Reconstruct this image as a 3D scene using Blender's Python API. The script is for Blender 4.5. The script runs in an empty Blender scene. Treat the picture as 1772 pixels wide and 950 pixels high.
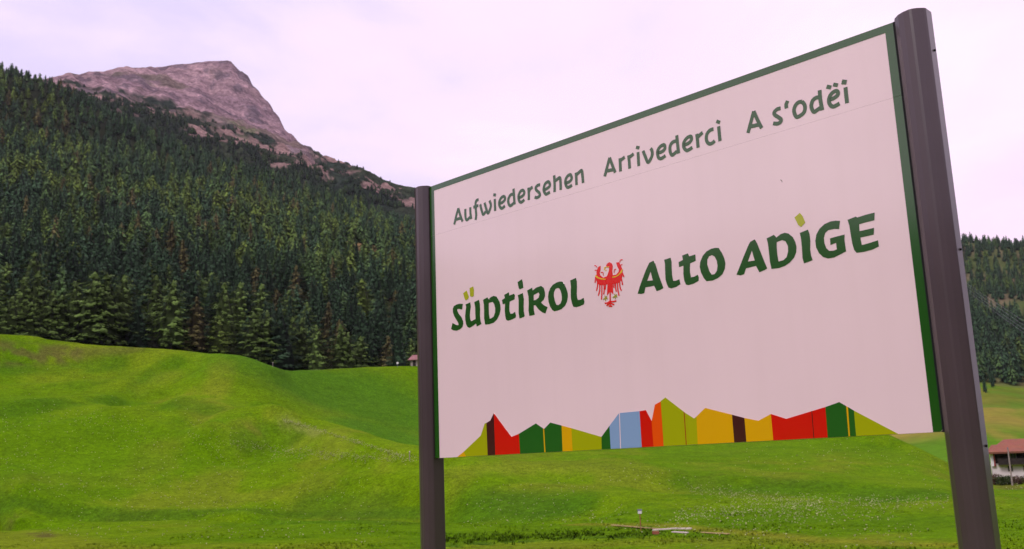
import bpy, bmesh, math, random
import numpy as np
from mathutils import Vector, Matrix
from mathutils.geometry import tessellate_polygon

random.seed(7)
rng = np.random.default_rng(11)
scene = bpy.context.scene
COL = scene.collection
EYE = 1.6                                   # eye height above the road verge (m)

# ------------------------------------------------------------------ camera
CAM_R = Vector((0.99932, 0.00724, -0.03611))
CAM_U = Vector((0.03683, -0.19636, 0.97984))
CAM_F = Vector((0.0, 0.98051, 0.19649))
FPX, CX, CY = 1680.0, 886.0, 475.0
cam_data = bpy.data.cameras.new("camera")
cam_data.sensor_width = 36.0
cam_data.lens = 36.0 * FPX / 1772.0
cam_data.clip_start = 0.05
cam_data.clip_end = 30000.0
cam_data.dof.use_dof = True
cam_data.dof.focus_distance = 4.9
cam_data.dof.aperture_fstop = 8.0
cam = bpy.data.objects.new("camera", cam_data)
COL.objects.link(cam)
m = Matrix.Identity(4)
for i in range(3):
    m[i][0], m[i][1], m[i][2] = CAM_R[i], CAM_U[i], -CAM_F[i]
m[2][3] = EYE
cam.matrix_world = m
scene.camera = cam

# ------------------------------------------------------------------ sky, sun, exposure
SUN_AZ, SUN_EL = math.radians(-136.0), math.radians(42.0)
world = bpy.data.worlds.new("World")
scene.world = world
world.use_nodes = True
nt = world.node_tree
nt.nodes.clear()
def wn(t, **kw):
    n_ = nt.nodes.new(t)
    for k, v in kw.items():
        setattr(n_, k, v)
    return n_
out = wn("ShaderNodeOutputWorld")
sky = wn("ShaderNodeTexSky", sky_type='NISHITA', sun_disc=False)
sky.sun_elevation = SUN_EL
sky.sun_rotation = SUN_AZ
sky.dust_density = 2.0
bg_sky = wn("ShaderNodeBackground"); bg_sky.inputs[1].default_value = 0.10
bg_cloud = wn("ShaderNodeBackground"); bg_cloud.inputs[1].default_value = 1.17
mixw = wn("ShaderNodeMixShader")
tc = wn("ShaderNodeTexCoord")
mp = wn("ShaderNodeMapping"); mp.inputs['Scale'].default_value = (1.0, 1.0, 2.2)
mp.inputs['Location'].default_value = (0.35, 0.1, 0.6)
nz = wn("ShaderNodeTexNoise"); nz.inputs['Scale'].default_value = 2.6
nz.inputs['Detail'].default_value = 6.0; nz.inputs['Roughness'].default_value = 0.52; nz.inputs['Distortion'].default_value = 0.35
nz2 = wn("ShaderNodeTexNoise"); nz2.inputs['Scale'].default_value = 1.3
nz2.inputs['Detail'].default_value = 3.0
cr = wn("ShaderNodeValToRGB")
els = cr.color_ramp.elements
els[0].position = 0.36; els[0].color = (0.74, 0.645, 0.90, 1)
els[1].position = 0.66; els[1].color = (0.99, 0.84, 0.98, 1)
e_ = els.new(0.47); e_.color = (0.88, 0.74, 0.94, 1)
e_ = els.new(0.56); e_.color = (0.98, 0.77, 0.95, 1)
cr2 = wn("ShaderNodeValToRGB")
cr2.color_ramp.elements[0].position = 0.30; cr2.color_ramp.elements[0].color = (0.93, 0.93, 0.93, 1)
cr2.color_ramp.elements[1].position = 0.55; cr2.color_ramp.elements[1].color = (1, 1, 1, 1)
L = nt.links.new
L(tc.outputs['Generated'], mp.inputs['Vector'])
L(mp.outputs['Vector'], nz.inputs['Vector']); L(mp.outputs['Vector'], nz2.inputs['Vector'])
L(nz.outputs['Fac'], cr.inputs['Fac']); L(nz2.outputs['Fac'], cr2.inputs['Fac'])
L(cr.outputs['Color'], bg_cloud.inputs['Color']); L(sky.outputs['Color'], bg_sky.inputs['Color'])
L(cr2.outputs['Color'], mixw.inputs['Fac'])
L(bg_sky.outputs[0], mixw.inputs[1]); L(bg_cloud.outputs[0], mixw.inputs[2])
L(mixw.outputs[0], out.inputs[0])

sun_d = bpy.data.lights.new("sun", 'SUN')
sun_d.energy = 1.5
sun_d.angle = math.radians(16.0)
sun_d.color = (1.0, 0.94, 0.88)
sun = bpy.data.objects.new("sun", sun_d)
COL.objects.link(sun)
to_sun = Vector((math.sin(SUN_AZ) * math.cos(SUN_EL), math.cos(SUN_AZ) * math.cos(SUN_EL), math.sin(SUN_EL)))
sun.rotation_euler = to_sun.to_track_quat('Z', 'Y').to_euler()
scene.view_settings.view_transform = 'Standard'
scene.view_settings.look = 'None'
scene.view_settings.exposure = 0.0
scene.view_settings.gamma = 1.0

# ------------------------------------------------------------------ helpers
def bearing(px, py):
    """azimuth and elevation tangent of a sight line surveyed from the photograph"""
    v = CAM_R * (px - CX) + CAM_U * (CY - py) + CAM_F * FPX
    return math.atan2(v.x, v.y), v.z / math.hypot(v.x, v.y)
def P(px, py, d):
    a, t = bearing(px, py)
    return Vector((d * math.sin(a), d * math.cos(a), EYE + d * t))
def dist_for(px, py, z):
    a, t = bearing(px, py)
    return (z - EYE) / t

def link(o, parent=None):
    COL.objects.link(o)
    if parent is not None:
        o.parent = parent
    return o
def props(o, label=None, cat=None, group=None, kind=None):
    if label: o['label'] = label
    if cat: o['category'] = cat
    if group: o['group'] = group
    if kind: o['kind'] = kind
    return o
def empty(name, loc, rz, label, cat, group=None):
    o = bpy.data.objects.new(name, None)
    o.location = loc
    o.rotation_euler = (0, 0, rz)
    o.empty_display_size = 0.2
    link(o)
    return props(o, label, cat, group)

def np_mesh(name, V, F, mat=None, attrs=None, smooth=False):
    """V (n,3); F (m,3) or (m,4) int; attrs: name -> (n,4) colours"""
    V = np.asarray(V, np.float32); F = np.asarray(F, np.int32)
    me = bpy.data.meshes.new(name)
    n, k = F.shape
    me.vertices.add(len(V)); me.vertices.foreach_set('co', V.ravel())
    me.loops.add(n * k); me.loops.foreach_set('vertex_index', F.ravel())
    me.polygons.add(n)
    me.polygons.foreach_set('loop_start', np.arange(0, n * k, k, dtype=np.int32))
    me.polygons.foreach_set('loop_total', np.full(n, k, np.int32))
    me.polygons.foreach_set('use_smooth', np.full(n, smooth, bool))
    me.update(calc_edges=True)
    for an, arr in (attrs or {}).items():
        at = me.attributes.new(an, 'FLOAT_COLOR', 'POINT')
        at.data.foreach_set('color', np.asarray(arr, np.float32).ravel())
    if mat: me.materials.append(mat)
    return me

class MB:
    """collects simple solids into one mesh"""
    def __init__(s): s.v = []; s.f = []; s.m = []
    def poly(s, pts, faces, mi=0):
        b = len(s.v); s.v += [tuple(p) for p in pts]
        for f in faces: s.f.append(tuple(b + i for i in f)); s.m.append(mi)
    def box(s, x0, x1, y0, y1, z0, z1, mi=0):
        p = [(x, y, z) for z in (z0, z1) for y in (y0, y1) for x in (x0, x1)]
        s.poly(p, [(0, 2, 3, 1), (4, 5, 7, 6), (0, 1, 5, 4), (2, 6, 7, 3), (0, 4, 6, 2), (1, 3, 7, 5)], mi)
    def prism(s, pts, z0, z1, mi=0):
        n = len(pts)
        s.poly([(x, y, z0) for x, y in pts] + [(x, y, z1) for x, y in pts],
               [tuple(range(n - 1, -1, -1)), tuple(range(n, 2 * n))] + [(i, (i + 1) % n, n + (i + 1) % n, n + i) for i in range(n)], mi)
    def tube(s, p0, p1, r0, r1, k=8, mi=0):
        p0, p1 = Vector(p0), Vector(p1)
        d = (p1 - p0).normalized()
        a = d.orthogonal().normalized(); b = d.cross(a)
        ring = lambda c, r: [c + (a * math.cos(2 * math.pi * i / k) + b * math.sin(2 * math.pi * i / k)) * r for i in range(k)]
        s.poly(ring(p0, r0) + ring(p1, r1), [(i, (i + 1) % k, k + (i + 1) % k, k + i) for i in range(k)] + [tuple(range(k - 1, -1, -1)), tuple(range(k, 2 * k))], mi)
    def build(s, name, mats, parent=None, bevel=0.0):
        me = bpy.data.meshes.new(name)
        me.from_pydata(s.v, [], s.f)
        for mt in (mats if isinstance(mats, (list, tuple)) else [mats]): me.materials.append(mt)
        me.polygons.foreach_set('material_index', s.m)
        bm = bmesh.new(); bm.from_mesh(me)
        bmesh.ops.recalc_face_normals(bm, faces=bm.faces)
        bm.to_mesh(me); bm.free()
        o = link(bpy.data.objects.new(name, me), parent)
        if bevel:
            b = o.modifiers.new("bevel", 'BEVEL'); b.width = bevel; b.segments = 2; b.limit_method = 'ANGLE'
        return o

# --- smooth value noise for relief and planting
_tab = rng.random((256, 256)).astype(np.float64)
def vnoise(x, y):
    xi = np.floor(x).astype(int); yi = np.floor(y).astype(int)
    fx = x - xi; fy = y - yi
    fx = fx * fx * (3 - 2 * fx); fy = fy * fy * (3 - 2 * fy)
    g = lambda a, b: _tab[a & 255, b & 255]
    return (g(xi, yi) * (1 - fx) + g(xi + 1, yi) * fx) * (1 - fy) + (g(xi, yi + 1) * (1 - fx) + g(xi + 1, yi + 1) * fx) * fy
def fbm(x, y, oct=5, gain=0.5):
    s = 0; a = 1; t = 0
    for k in range(oct):
        s = s + a * vnoise(x + 17.3 * k, y - 9.1 * k); t += a; a *= gain; x = x * 2.03; y = y * 2.03
    return s / t
def ridged(x, y, oct=5):
    s = 0; a = 1; t = 0
    for k in range(oct):
        s = s + a * (1 - np.abs(2 * vnoise(x + 7.7 * k, y + 3.1 * k) - 1)); t += a; a *= 0.55; x = x * 2.1; y = y * 2.1
    return s / t
def sstep(a, b, x):
    t = np.clip((x - a) / (b - a), 0, 1)
    return t * t * (3 - 2 * t)

# ------------------------------------------------------------------ materials
def mat(name, col, rough=0.6, spec=0.4, metal=0.0, var=0.0, vscale=8.0, bump=0.0, bscale=60.0, coat=0.0):
    M = bpy.data.materials.new(name); M.use_nodes = True
    t = M.node_tree; b = t.nodes['Principled BSDF']
    b.inputs['Base Color'].default_value = (*col, 1)
    b.inputs['Roughness'].default_value = rough
    b.inputs['Specular IOR Level'].default_value = spec
    b.inputs['Metallic'].default_value = metal
    b.inputs['Coat Weight'].default_value = coat
    b.inputs['Coat Roughness'].default_value = 0.10
    if var or bump:
        tc = t.nodes.new('ShaderNodeTexCoord')
    if var:
        n = t.nodes.new('ShaderNodeTexNoise'); n.inputs['Scale'].default_value = vscale; n.inputs['Detail'].default_value = 5
        r = t.nodes.new('ShaderNodeValToRGB')
        r.color_ramp.elements[0].position = 0.3; r.color_ramp.elements[1].position = 0.7
        r.color_ramp.elements[0].color = (*[c * (1 - var) for c in col], 1)
        r.color_ramp.elements[1].color = (*[min(1, c * (1 + var)) for c in col], 1)
        t.links.new(tc.outputs['Object'], n.inputs['Vector']); t.links.new(n.outputs['Fac'], r.inputs['Fac']); t.links.new(r.outputs['Color'], b.inputs['Base Color'])
    if bump:
        n2 = t.nodes.new('ShaderNodeTexNoise'); n2.inputs['Scale'].default_value = bscale; n2.inputs['Detail'].default_value = 4
        bp = t.nodes.new('ShaderNodeBump'); bp.inputs['Strength'].default_value = bump; bp.inputs['Distance'].default_value = 0.01
        t.links.new(tc.outputs['Object'], n2.inputs['Vector']); t.links.new(n2.outputs['Fac'], bp.inputs['Height']); t.links.new(bp.outputs['Normal'], b.inputs['Normal'])
    return M

def attr_mat(name, rough=0.95, spec=0.02, scales=((0.35, 0.25), (2.5, 0.25)), bump=0.0, bscale=1.0, bdist=0.3, objvar=0.0, nrm=False):
    """colour from the mesh's own colour attribute, broken up with noise of given (scale, amount)"""
    M = bpy.data.materials.new(name); M.use_nodes = True
    t = M.node_tree; b = t.nodes['Principled BSDF']
    b.inputs['Roughness'].default_value = rough
    b.inputs['Specular IOR Level'].default_value = spec
    a = t.nodes.new('ShaderNodeAttribute'); a.attribute_name = 'tint'
    tc = t.nodes.new('ShaderNodeTexCoord')
    cur = a.outputs['Color']
    for sc, amt in scales:
        n = t.nodes.new('ShaderNodeTexNoise'); n.inputs['Scale'].default_value = sc; n.inputs['Detail'].default_value = 6; n.inputs['Roughness'].default_value = 0.6
        mr = t.nodes.new('ShaderNodeMapRange'); mr.inputs['From Min'].default_value = 0.3; mr.inputs['From Max'].default_value = 0.7
        mr.inputs['To Min'].default_value = 1 - amt; mr.inputs['To Max'].default_value = 1 + amt
        vm = t.nodes.new('ShaderNodeVectorMath'); vm.operation = 'SCALE'
        t.links.new(tc.outputs['Object'], n.inputs['Vector']); t.links.new(n.outputs['Fac'], mr.inputs['Value'])
        t.links.new(cur, vm.inputs[0]); t.links.new(mr.outputs['Result'], vm.inputs['Scale'])
        cur = vm.outputs[0]
    if objvar:
        oi = t.nodes.new('ShaderNodeObjectInfo')
        mr = t.nodes.new('ShaderNodeMapRange'); mr.inputs['To Min'].default_value = 1 - objvar; mr.inputs['To Max'].default_value = 1 + objvar
        vm = t.nodes.new('ShaderNodeVectorMath'); vm.operation = 'SCALE'
        t.links.new(oi.outputs['Random'], mr.inputs['Value']); t.links.new(cur, vm.inputs[0]); t.links.new(mr.outputs['Result'], vm.inputs['Scale'])
        cur = vm.outputs[0]
    t.links.new(cur, b.inputs['Base Color'])
    if nrm:
        an = t.nodes.new('ShaderNodeAttribute'); an.attribute_name = 'nrm'
        vt = t.nodes.new('ShaderNodeVectorTransform'); vt.vector_type = 'NORMAL'; vt.convert_from = 'OBJECT'; vt.convert_to = 'WORLD'
        t.links.new(an.outputs['Vector'], vt.inputs[0]); t.links.new(vt.outputs[0], b.inputs['Normal'])
    if bump:
        n = t.nodes.new('ShaderNodeTexNoise'); n.inputs['Scale'].default_value = bscale; n.inputs['Detail'].default_value = 8; n.inputs['Roughness'].default_value = 0.65
        bp = t.nodes.new('ShaderNodeBump'); bp.inputs['Strength'].default_value = bump; bp.inputs['Distance'].default_value = bdist
        t.links.new(tc.outputs['Object'], n.inputs['Vector']); t.links.new(n.outputs['Fac'], bp.inputs['Height']); t.links.new(bp.outputs['Normal'], b.inputs['Normal'])
    return M

M_MEADOW = attr_mat('meadow_grass', scales=((0.05, 0.08), (0.35, 0.16), (1.3, 0.24), (3.5, 0.36), (9.0, 0.30)), bump=0.8, bscale=1.6, bdist=0.35)
M_BLADE = attr_mat('grass_blades', scales=((0.4, 0.12),), nrm=True)
M_FOREST_FLOOR = attr_mat('forest_floor', scales=((0.06, 0.3),), bump=0.6, bscale=0.2, bdist=2.0)
M_ROCK = attr_mat('mountain_rock', scales=((0.006, 0.10), (0.02, 0.28), (0.055, 0.38), (0.14, 0.40)), bump=1.0, bscale=0.05, bdist=26.0)
M_CROWN = attr_mat('conifer_needles', rough=0.8, spec=0.1, scales=((0.6, 0.2),), objvar=0.28, nrm=True)
M_BARK = mat('bark', (0.10, 0.075, 0.06), 0.9, 0.1, var=0.3, vscale=3)
M_FLOWER = mat('flower_umbels', (0.50, 0.50, 0.28), 0.8, 0.1, var=0.15)

# ------------------------------------------------------------------ terrain sheets lofted through surveyed ridge and slope lines
class Sheet:
    """heights on an (azimuth x distance) net about the road verge; rows run from near to far"""
    def __init__(s, rows, az0, az1, daz, sub, noise_amp, noise_len, seed=0.0, warp=None):
        s.az = np.radians(np.arange(az0, az1 + 1e-6, daz))
        D = []; Z = []
        for r in rows:
            if isinstance(r, tuple):                       # constant (d, z)
                D.append(np.full(len(s.az), r[0])); Z.append(np.full(len(s.az), r[1])); continue
            q = []
            for e in r:
                a, t = bearing(e[0], e[1])
                if len(e) == 3: q.append((a, e[2], EYE + e[2] * t))
                else: q.append((a, (e[3] - EYE) / t, e[3]))
            q.sort(); q = np.array(q)
            k = np.ones(7) / 7
            sm = lambda y: np.convolve(np.pad(y, 3, 'edge'), k, 'valid')
            sharp = len(r) > 25
            d = np.interp(s.az, q[:, 0], q[:, 1]); z = np.interp(s.az, q[:, 0], q[:, 2])
            if not sharp: d = sm(sm(d)); z = sm(sm(z))
            D.append(d); Z.append(z)
        D = np.array(D); Z = np.array(Z)
        for k in range(1, len(D)): D[k] = np.maximum(D[k], D[k - 1] * 1.004 + 0.3)
        # monotone cubic between rows
        h = D[1:] - D[:-1]; sl = (Z[1:] - Z[:-1]) / h
        mm = np.zeros_like(Z); mm[0] = sl[0]; mm[-1] = sl[-1]
        a, b = sl[:-1], sl[1:]
        same = a * b > 0
        w1 = 2 * h[1:] + h[:-1]; w2 = h[1:] + 2 * h[:-1]
        with np.errstate(divide='ignore', invalid='ignore'):
            hm = (w1 + w2) / (w1 / a + w2 / b)
        mm[1:-1] = np.where(same, hm, 0)
        DD = []; ZZ = []; TT = []
        for k in range(len(D) - 1):
            n = sub[k] if isinstance(sub, (list, tuple)) else sub
            for j in range(n + (k == len(D) - 2)):
                t = j / n
                DD.append(D[k] + t * h[k])
                h00 = 2 * t**3 - 3 * t**2 + 1; h10 = t**3 - 2 * t**2 + t; h01 = -2 * t**3 + 3 * t**2; h11 = t**3 - t**2
                ZZ.append(h00 * Z[k] + h10 * h[k] * mm[k] + h01 * Z[k + 1] + h11 * h[k] * mm[k + 1])
                TT.append(np.full(len(s.az), k + t))
        s.D = np.array(DD); s.Z = np.array(ZZ); s.T = np.array(TT)
        s.X = s.D * np.sin(s.az); s.Y = s.D * np.cos(s.az)
        if noise_amp is not None:
            s.Z = s.Z + noise_amp(s) * (fbm(s.X / noise_len + seed, s.Y / noise_len - seed, 5) - 0.5) * 2
    def h(s, x, y):
        x = np.atleast_1d(np.asarray(x, float)); y = np.atleast_1d(np.asarray(y, float))
        a = np.arctan2(x, y); d = np.hypot(x, y)
        f = np.clip((a - s.az[0]) / (s.az[1] - s.az[0]), 0, len(s.az) - 1.001)
        i = f.astype(int); f = f - i
        o = np.empty(len(x))
        for k in range(len(x)):
            o[k] = (1 - f[k]) * np.interp(d[k], s.D[:, i[k]], s.Z[:, i[k]]) + f[k] * np.interp(d[k], s.D[:, i[k] + 1], s.Z[:, i[k] + 1])
        return o
    def h1(s, x, y): return float(s.h(x, y)[0])
    def hit(s, px, py, dmin=20):
        """where a sight line first meets the sheet"""
        a, t = bearing(px, py)
        i = int(np.clip((a - s.az[0]) / (s.az[1] - s.az[0]), 0, len(s.az) - 1))
        d = s.D[:, i]; g = s.Z[:, i] - (EYE + d * t)
        for k in range(1, len(d)):
            if d[k] > dmin and g[k] >= 0:
                w = -g[k - 1] / (g[k] - g[k - 1] + 1e-9) if g[k - 1] < 0 else 0
                dd = d[k - 1] + w * (d[k] - d[k - 1])
                return Vector((dd * math.sin(a), dd * math.cos(a), EYE + dd * t))
        return None
    def mesh(s, name, material, tint):
        nr, nc = s.D.shape
        V = np.stack([s.X, s.Y, s.Z], -1).reshape(-1, 3)
        idx = np.arange(nr * nc).reshape(nr, nc)
        F = np.stack([idx[:-1, :-1], idx[:-1, 1:], idx[1:, 1:], idx[1:, :-1]], -1).reshape(-1, 4)[:, ::-1]
        c = np.ones((nr * nc, 4)); c[:, :3] = np.asarray(tint).reshape(-1, 3)
        me = np_mesh(name, V, F, material, {'tint': c}, smooth=True)
        o = link(bpy.data.objects.new(name, me))
        return props(o, kind='structure')

def lerp3(a, b, t): return np.asarray(a) * (1 - t[..., None]) + np.asarray(b) * t[..., None]

GF = -3.4     # meadow floor level (5 m below the eye)
CREST = [(-700, 575, 250), (0, 579, 250), (40, 581, 251), (70, 585, 251), (76, 588, 250), (110, 592, 249), (136, 594, 248), (142, 596, 247), (200, 600, 244),
         (270, 604, 240), (340, 609, 236), (362, 611, 234), (383, 611, 232), (400, 613, 231), (418, 615, 230), (440, 621, 229), (460, 629, 228), (475, 634, 230), (490, 640, 236),
         (503, 643, 244), (540, 641, 252), (600, 638, 258), (660, 635, 262), (720, 632, 265), (900, 645, 260), (1200, 690, 240), (1400, 715, 215),
         (1480, 732, 200), (1540, 752, 190), (1580, 770, 185), (1610, 784, 180), (1640, 799, 176), (1680, 815, 185), (1720, 823, 190), (1772, 824, 195), (2500, 815, 195)]
meadow_rows = [
    (0.4, 0.0), (9.0, 0.0), (26.0, -2.9),
    [(x, 952, 'z', GF) for x in (-700, 0, 886, 1772, 2500)],
    [(-700, 918, 'z', GF), (0, 916, 'z', GF + .05), (300, 915, 'z', GF), (700, 912, 'z', GF - .1), (1100, 905, 'z', GF), (1500, 905, 'z', GF), (1772, 895, 'z', GF), (2500, 880, 'z', GF)],
    [(-700, 900, 128), (0, 890, 136), (200, 891, 135), (400, 889, 130), (750, 886, 117), (900, 882, 107), (1000, 878, 103), (1150, 868, 105), (1300, 866, 109), (1500, 868, 107), (1640, 870, 99), (1772, 852, 'z', GF), (2500, 845, 'z', GF)],
    [(-700, 800, 163), (0, 798, 165), (150, 795, 164), (300, 800, 159), (400, 803, 155), (500, 808, 148), (600, 812, 140), (720, 820, 130), (850, 842, 119), (950, 855, 113), (1050, 858, 112), (1200, 845, 118), (1400, 845, 123), (1560, 852, 120), (1640, 856, 118), (1700, 845, 'z', GF), (1772, 838, 'z', GF), (2500, 830, 'z', GF)],
    [(-700, 700, 196), (0, 692, 196), (120, 686, 195), (230, 682, 193), (330, 688, 189), (400, 706, 184), (450, 722, 182), (490, 733, 176), (520, 742, 171), (560, 755, 164), (600, 766, 158), (640, 777, 152), (690, 791, 146), (740, 800, 141), (800, 806, 136), (860, 818, 130), (920, 832, 126), (1000, 842, 122), (1100, 840, 124), (1250, 815, 138), (1400, 812, 145), (1560, 828, 145), (1640, 838, 140), (1700, 836, 'z', GF), (1772, 832, 'z', GF - .1), (2500, 825, 'z', GF - .1)],
    [(-700, 700, 216), (0, 690, 216), (120, 684, 214), (230, 679, 212), (330, 684, 207), (400, 692, 203), (500, 722, 196), (560, 742, 192), (640, 768, 184), (720, 791, 176), (800, 796, 168), (1000, 792, 160), (1400, 790, 165), (1600, 812, 158), (1660, 834, 155), (1700, 833, 172), (1772, 829, 172), (2500, 822, 172)],
    [(-700, 630, 238), (0, 622, 240), (200, 632, 233), (300, 637, 226), (380, 640, 218), (430, 650, 214), (480, 672, 215), (560, 692, 225), (640, 694, 232), (720, 698, 236), (900, 715, 225), (1200, 750, 210), (1500, 765, 188), (1600, 792, 174), (1650, 822, 170), (1700, 829, 182), (1772, 826, 184), (2500, 818, 184)],
    CREST,
    [(x, y + 14, d + 14) for x, y, d in CREST[::2]],
    [(x, y + 45, d + 60) for x, y, d in CREST[::2]],
]
MEADOW = Sheet(meadow_rows, -66, 66, 0.22, [2, 3, 4, 10, 14, 20, 20, 16, 20, 18, 4, 3],
               lambda s: 0.32 * sstep(40, 130, s.D) + 0.02, 14.0)
# finer humps across the slopes and old mowing terraces
MEADOW.Z += 0.10 * sstep(30, 60, MEADOW.D) * (fbm(MEADOW.X / 3.0, MEADOW.Y / 3.0, 3) - 0.5) * 2

def near_line(sheet, pts, width, row=None):
    """soft mask round a surveyed polyline of ground points, by ground distance"""
    hits = [sheet.hit(*p) for p in pts]
    hits = [h for h in hits if h is not None]
    best = np.full(sheet.X.shape, 1e9)
    for a, b in zip(hits[:-1], hits[1:]):
        ax, ay, bx, by = a.x, a.y, b.x, b.y
        l2 = (bx - ax) ** 2 + (by - ay) ** 2 + 1e-9
        t = np.clip(((sheet.X - ax) * (bx - ax) + (sheet.Y - ay) * (by - ay)) / l2, 0, 1)
        best = np.minimum(best, np.hypot(sheet.X - ax - t * (bx - ax), sheet.Y - ay - t * (by - ay)))
    return 1 - sstep(width * 0.3, width, best)

S = MEADOW
# old tracks, hollows and lips worn into the slope
LINES = []
for pts_, w_, dz_ in (([(238, 684), (270, 655), (288, 645), (302, 640)], 4.5, -.8), ([(250, 676), (280, 655), (296, 648)], 4, .4), ([(0, 885), (200, 890), (390, 894), (724, 900)], 2.6, -.55),
                      ([(503, 730), (587, 759), (659, 786), (724, 798)], 4.5, .9), ([(392, 756), (412, 732), (424, 727), (444, 742)], 5, .9), ([(430, 760), (460, 752), (500, 752)], 6, -.7),
                      ([(0, 712), (117, 698), (200, 690)], 5, -.8), ([(307, 697), (365, 712)], 5, -.6), ([(540, 876), (630, 878), (718, 880)], 5, -.5), ([(820, 870), (900, 876), (960, 882)], 6, -.6),
                      ([(0, 640), (100, 640), (200, 634)], 5, -.5), ([(1200, 838), (1330, 843), (1450, 846), (1600, 858)], 6, -.5), ([(880, 812), (960, 818), (1060, 822)], 7, .6)):
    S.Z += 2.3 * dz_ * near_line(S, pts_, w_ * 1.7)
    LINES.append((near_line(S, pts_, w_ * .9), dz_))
# the ditch by the planks is a real hollow
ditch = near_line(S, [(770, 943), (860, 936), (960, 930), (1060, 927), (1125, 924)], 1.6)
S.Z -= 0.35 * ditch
G1, G2, G3 = (0.100, 0.212, 0.001), (0.122, 0.226, 0.002), (0.080, 0.184, 0.001)
n1 = fbm(S.X / 22 + 3, S.Y / 22, 5); n2 = fbm(S.X / 7 - 5, S.Y / 7 + 9, 4); n3 = fbm(S.X / 45 + 31, S.Y / 45 - 12, 3)
tint = lerp3(G1, G2, sstep(0.40, 0.62, n1))
tint = lerp3(tint, G3, 0.75 * sstep(0.52, 0.68, n2))
dry = 0.30 * sstep(0.50, 0.66, n3) * sstep(0.38, 0.6, n2)
up_left = sstep(205, 240, S.D) * (1 - sstep(-0.22, -0.12, S.az)[None, :])
dry = np.maximum(dry, 0.25 * up_left * sstep(0.35, 0.6, n1))
dry = np.maximum(dry, 0.4 * near_line(S, [(388, 622), (384, 650), (330, 690)], 5) * sstep(0.35, 0.55, n2))
dry = np.maximum(dry, 0.35 * near_line(S, [(300, 690), (400, 730), (450, 735)], 7) * sstep(0.4, 0.6, n2))
dry = np.maximum(dry, 0.6 * near_line(S, [(1000, 908), (1140, 908), (1400, 934), (1640, 944)], 2.2))
dry = np.maximum(dry, 0.35 * near_line(S, [(0, 925), (120, 952), (500, 952)], 7))
dry = np.maximum(dry, 0.35 * near_line(S, [(850, 950), (1250, 938), (1650, 930)], 7) * sstep(0.3, 0.5, n2))
tint = lerp3(tint, (0.245, 0.235, 0.022), dry)
lush_shade = 0.9 * np.maximum(.6 * near_line(S, [(840, 880), (900, 872), (960, 880)], 7), np.maximum(near_line(S, [(520, 660), (620, 690), (720, 720)], 30), near_line(S, [(640, 740), (720, 770)], 14)))  # lusher bowl grass, plus shade below the mound painted into the tint
lush_shade = np.maximum(lush_shade, 0.45 * near_line(S, [(1250, 855), (1400, 850), (1640, 862)], 6) * sstep(0.3, 0.5, n1))
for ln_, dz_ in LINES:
    tint = lerp3(tint, (0.058, 0.150, 0.004) if dz_ < 0 else (0.165, 0.235, 0.012), (.60 if dz_ < 0 else .5) * ln_ * sstep(.30, .5, n2))  # grooves darkened and lips lightened: relief shading painted into the grass
tint = lerp3(tint, (0.060, 0.165, 0.006), lush_shade)
earth = np.maximum(near_line(S, [(-60, 602), (0, 604), (20, 605)], 4), near_line(S, [(-60, 613), (0, 612), (60, 613), (125, 611)], 5)) * sstep(0.35, 0.5, fbm(S.X / 2.2, S.Y / 2.2, 4))
earth = np.maximum(earth, 0.6 * near_line(S, [(125, 611), (180, 606), (240, 603)], 2.5))
earth = np.maximum(earth, near_line(S, [(20, 903), (60, 915), (85, 930)], 1.8) * sstep(0.4, 0.55, n2))
earth = np.maximum(earth, 0.75 * near_line(S, [(1722, 833), (1745, 841), (1760, 847)], 2.6))
tint = lerp3(tint, (0.105, 0.085, 0.028), 0.72 * earth)
track = near_line(S, [(-60, 890), (0, 890), (150, 892), (300, 893), (500, 892), (740, 890)], 2.2)
tint = lerp3(tint, (0.055, 0.13, 0.006), 0.55 * track)
straw = near_line(S, [(492, 730), (512, 735), (535, 743), (556, 751)], 1.5)
tint = lerp3(tint, (0.24, 0.27, 0.06), 0.5 * straw)
tint = lerp3(tint, (0.20, 0.17, 0.03), 0.4 * near_line(S, [(431, 736), (443, 746)], 1.2))
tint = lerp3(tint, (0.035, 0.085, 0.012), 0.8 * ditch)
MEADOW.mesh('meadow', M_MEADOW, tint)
MEADOW_TINT = tint

# --- the rest of the ground
M_FIELD = attr_mat('valley_grass', scales=((0.02, 0.2), (0.3, 0.15)))
back_rows = [(0.4, 0.0), (9.0, 0.0), (24.0, -2.9), (140.0, -3.4), (240.0, 8.0), (520.0, 95.0), (900.0, 195.0), (1200.0, 240.0)]
BACK = Sheet(back_rows, 66, 294, 3.0, 4, lambda s: 0.035 * s.D * sstep(120, 400, s.D), 120.0, 4.0)
bt = lerp3((0.10, 0.20, 0.01), (0.02, 0.04, 0.012), sstep(200, 280, BACK.D + 60 * fbm(BACK.X / 60, BACK.Y / 60, 3)))
BACK.mesh('valley_side', M_FIELD, bt)
mb = MB()
kk = 64
mb.poly([(6000 * math.cos(2 * math.pi * i / kk), 6000 * math.sin(2 * math.pi * i / kk), -14.0) for i in range(kk)], [tuple(range(kk))])
props(mb.build('ground', mat('valley_ground', (0.08, 0.17, 0.02), 0.9, 0.1, var=0.25, vscale=0.01)), kind='structure')

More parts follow.
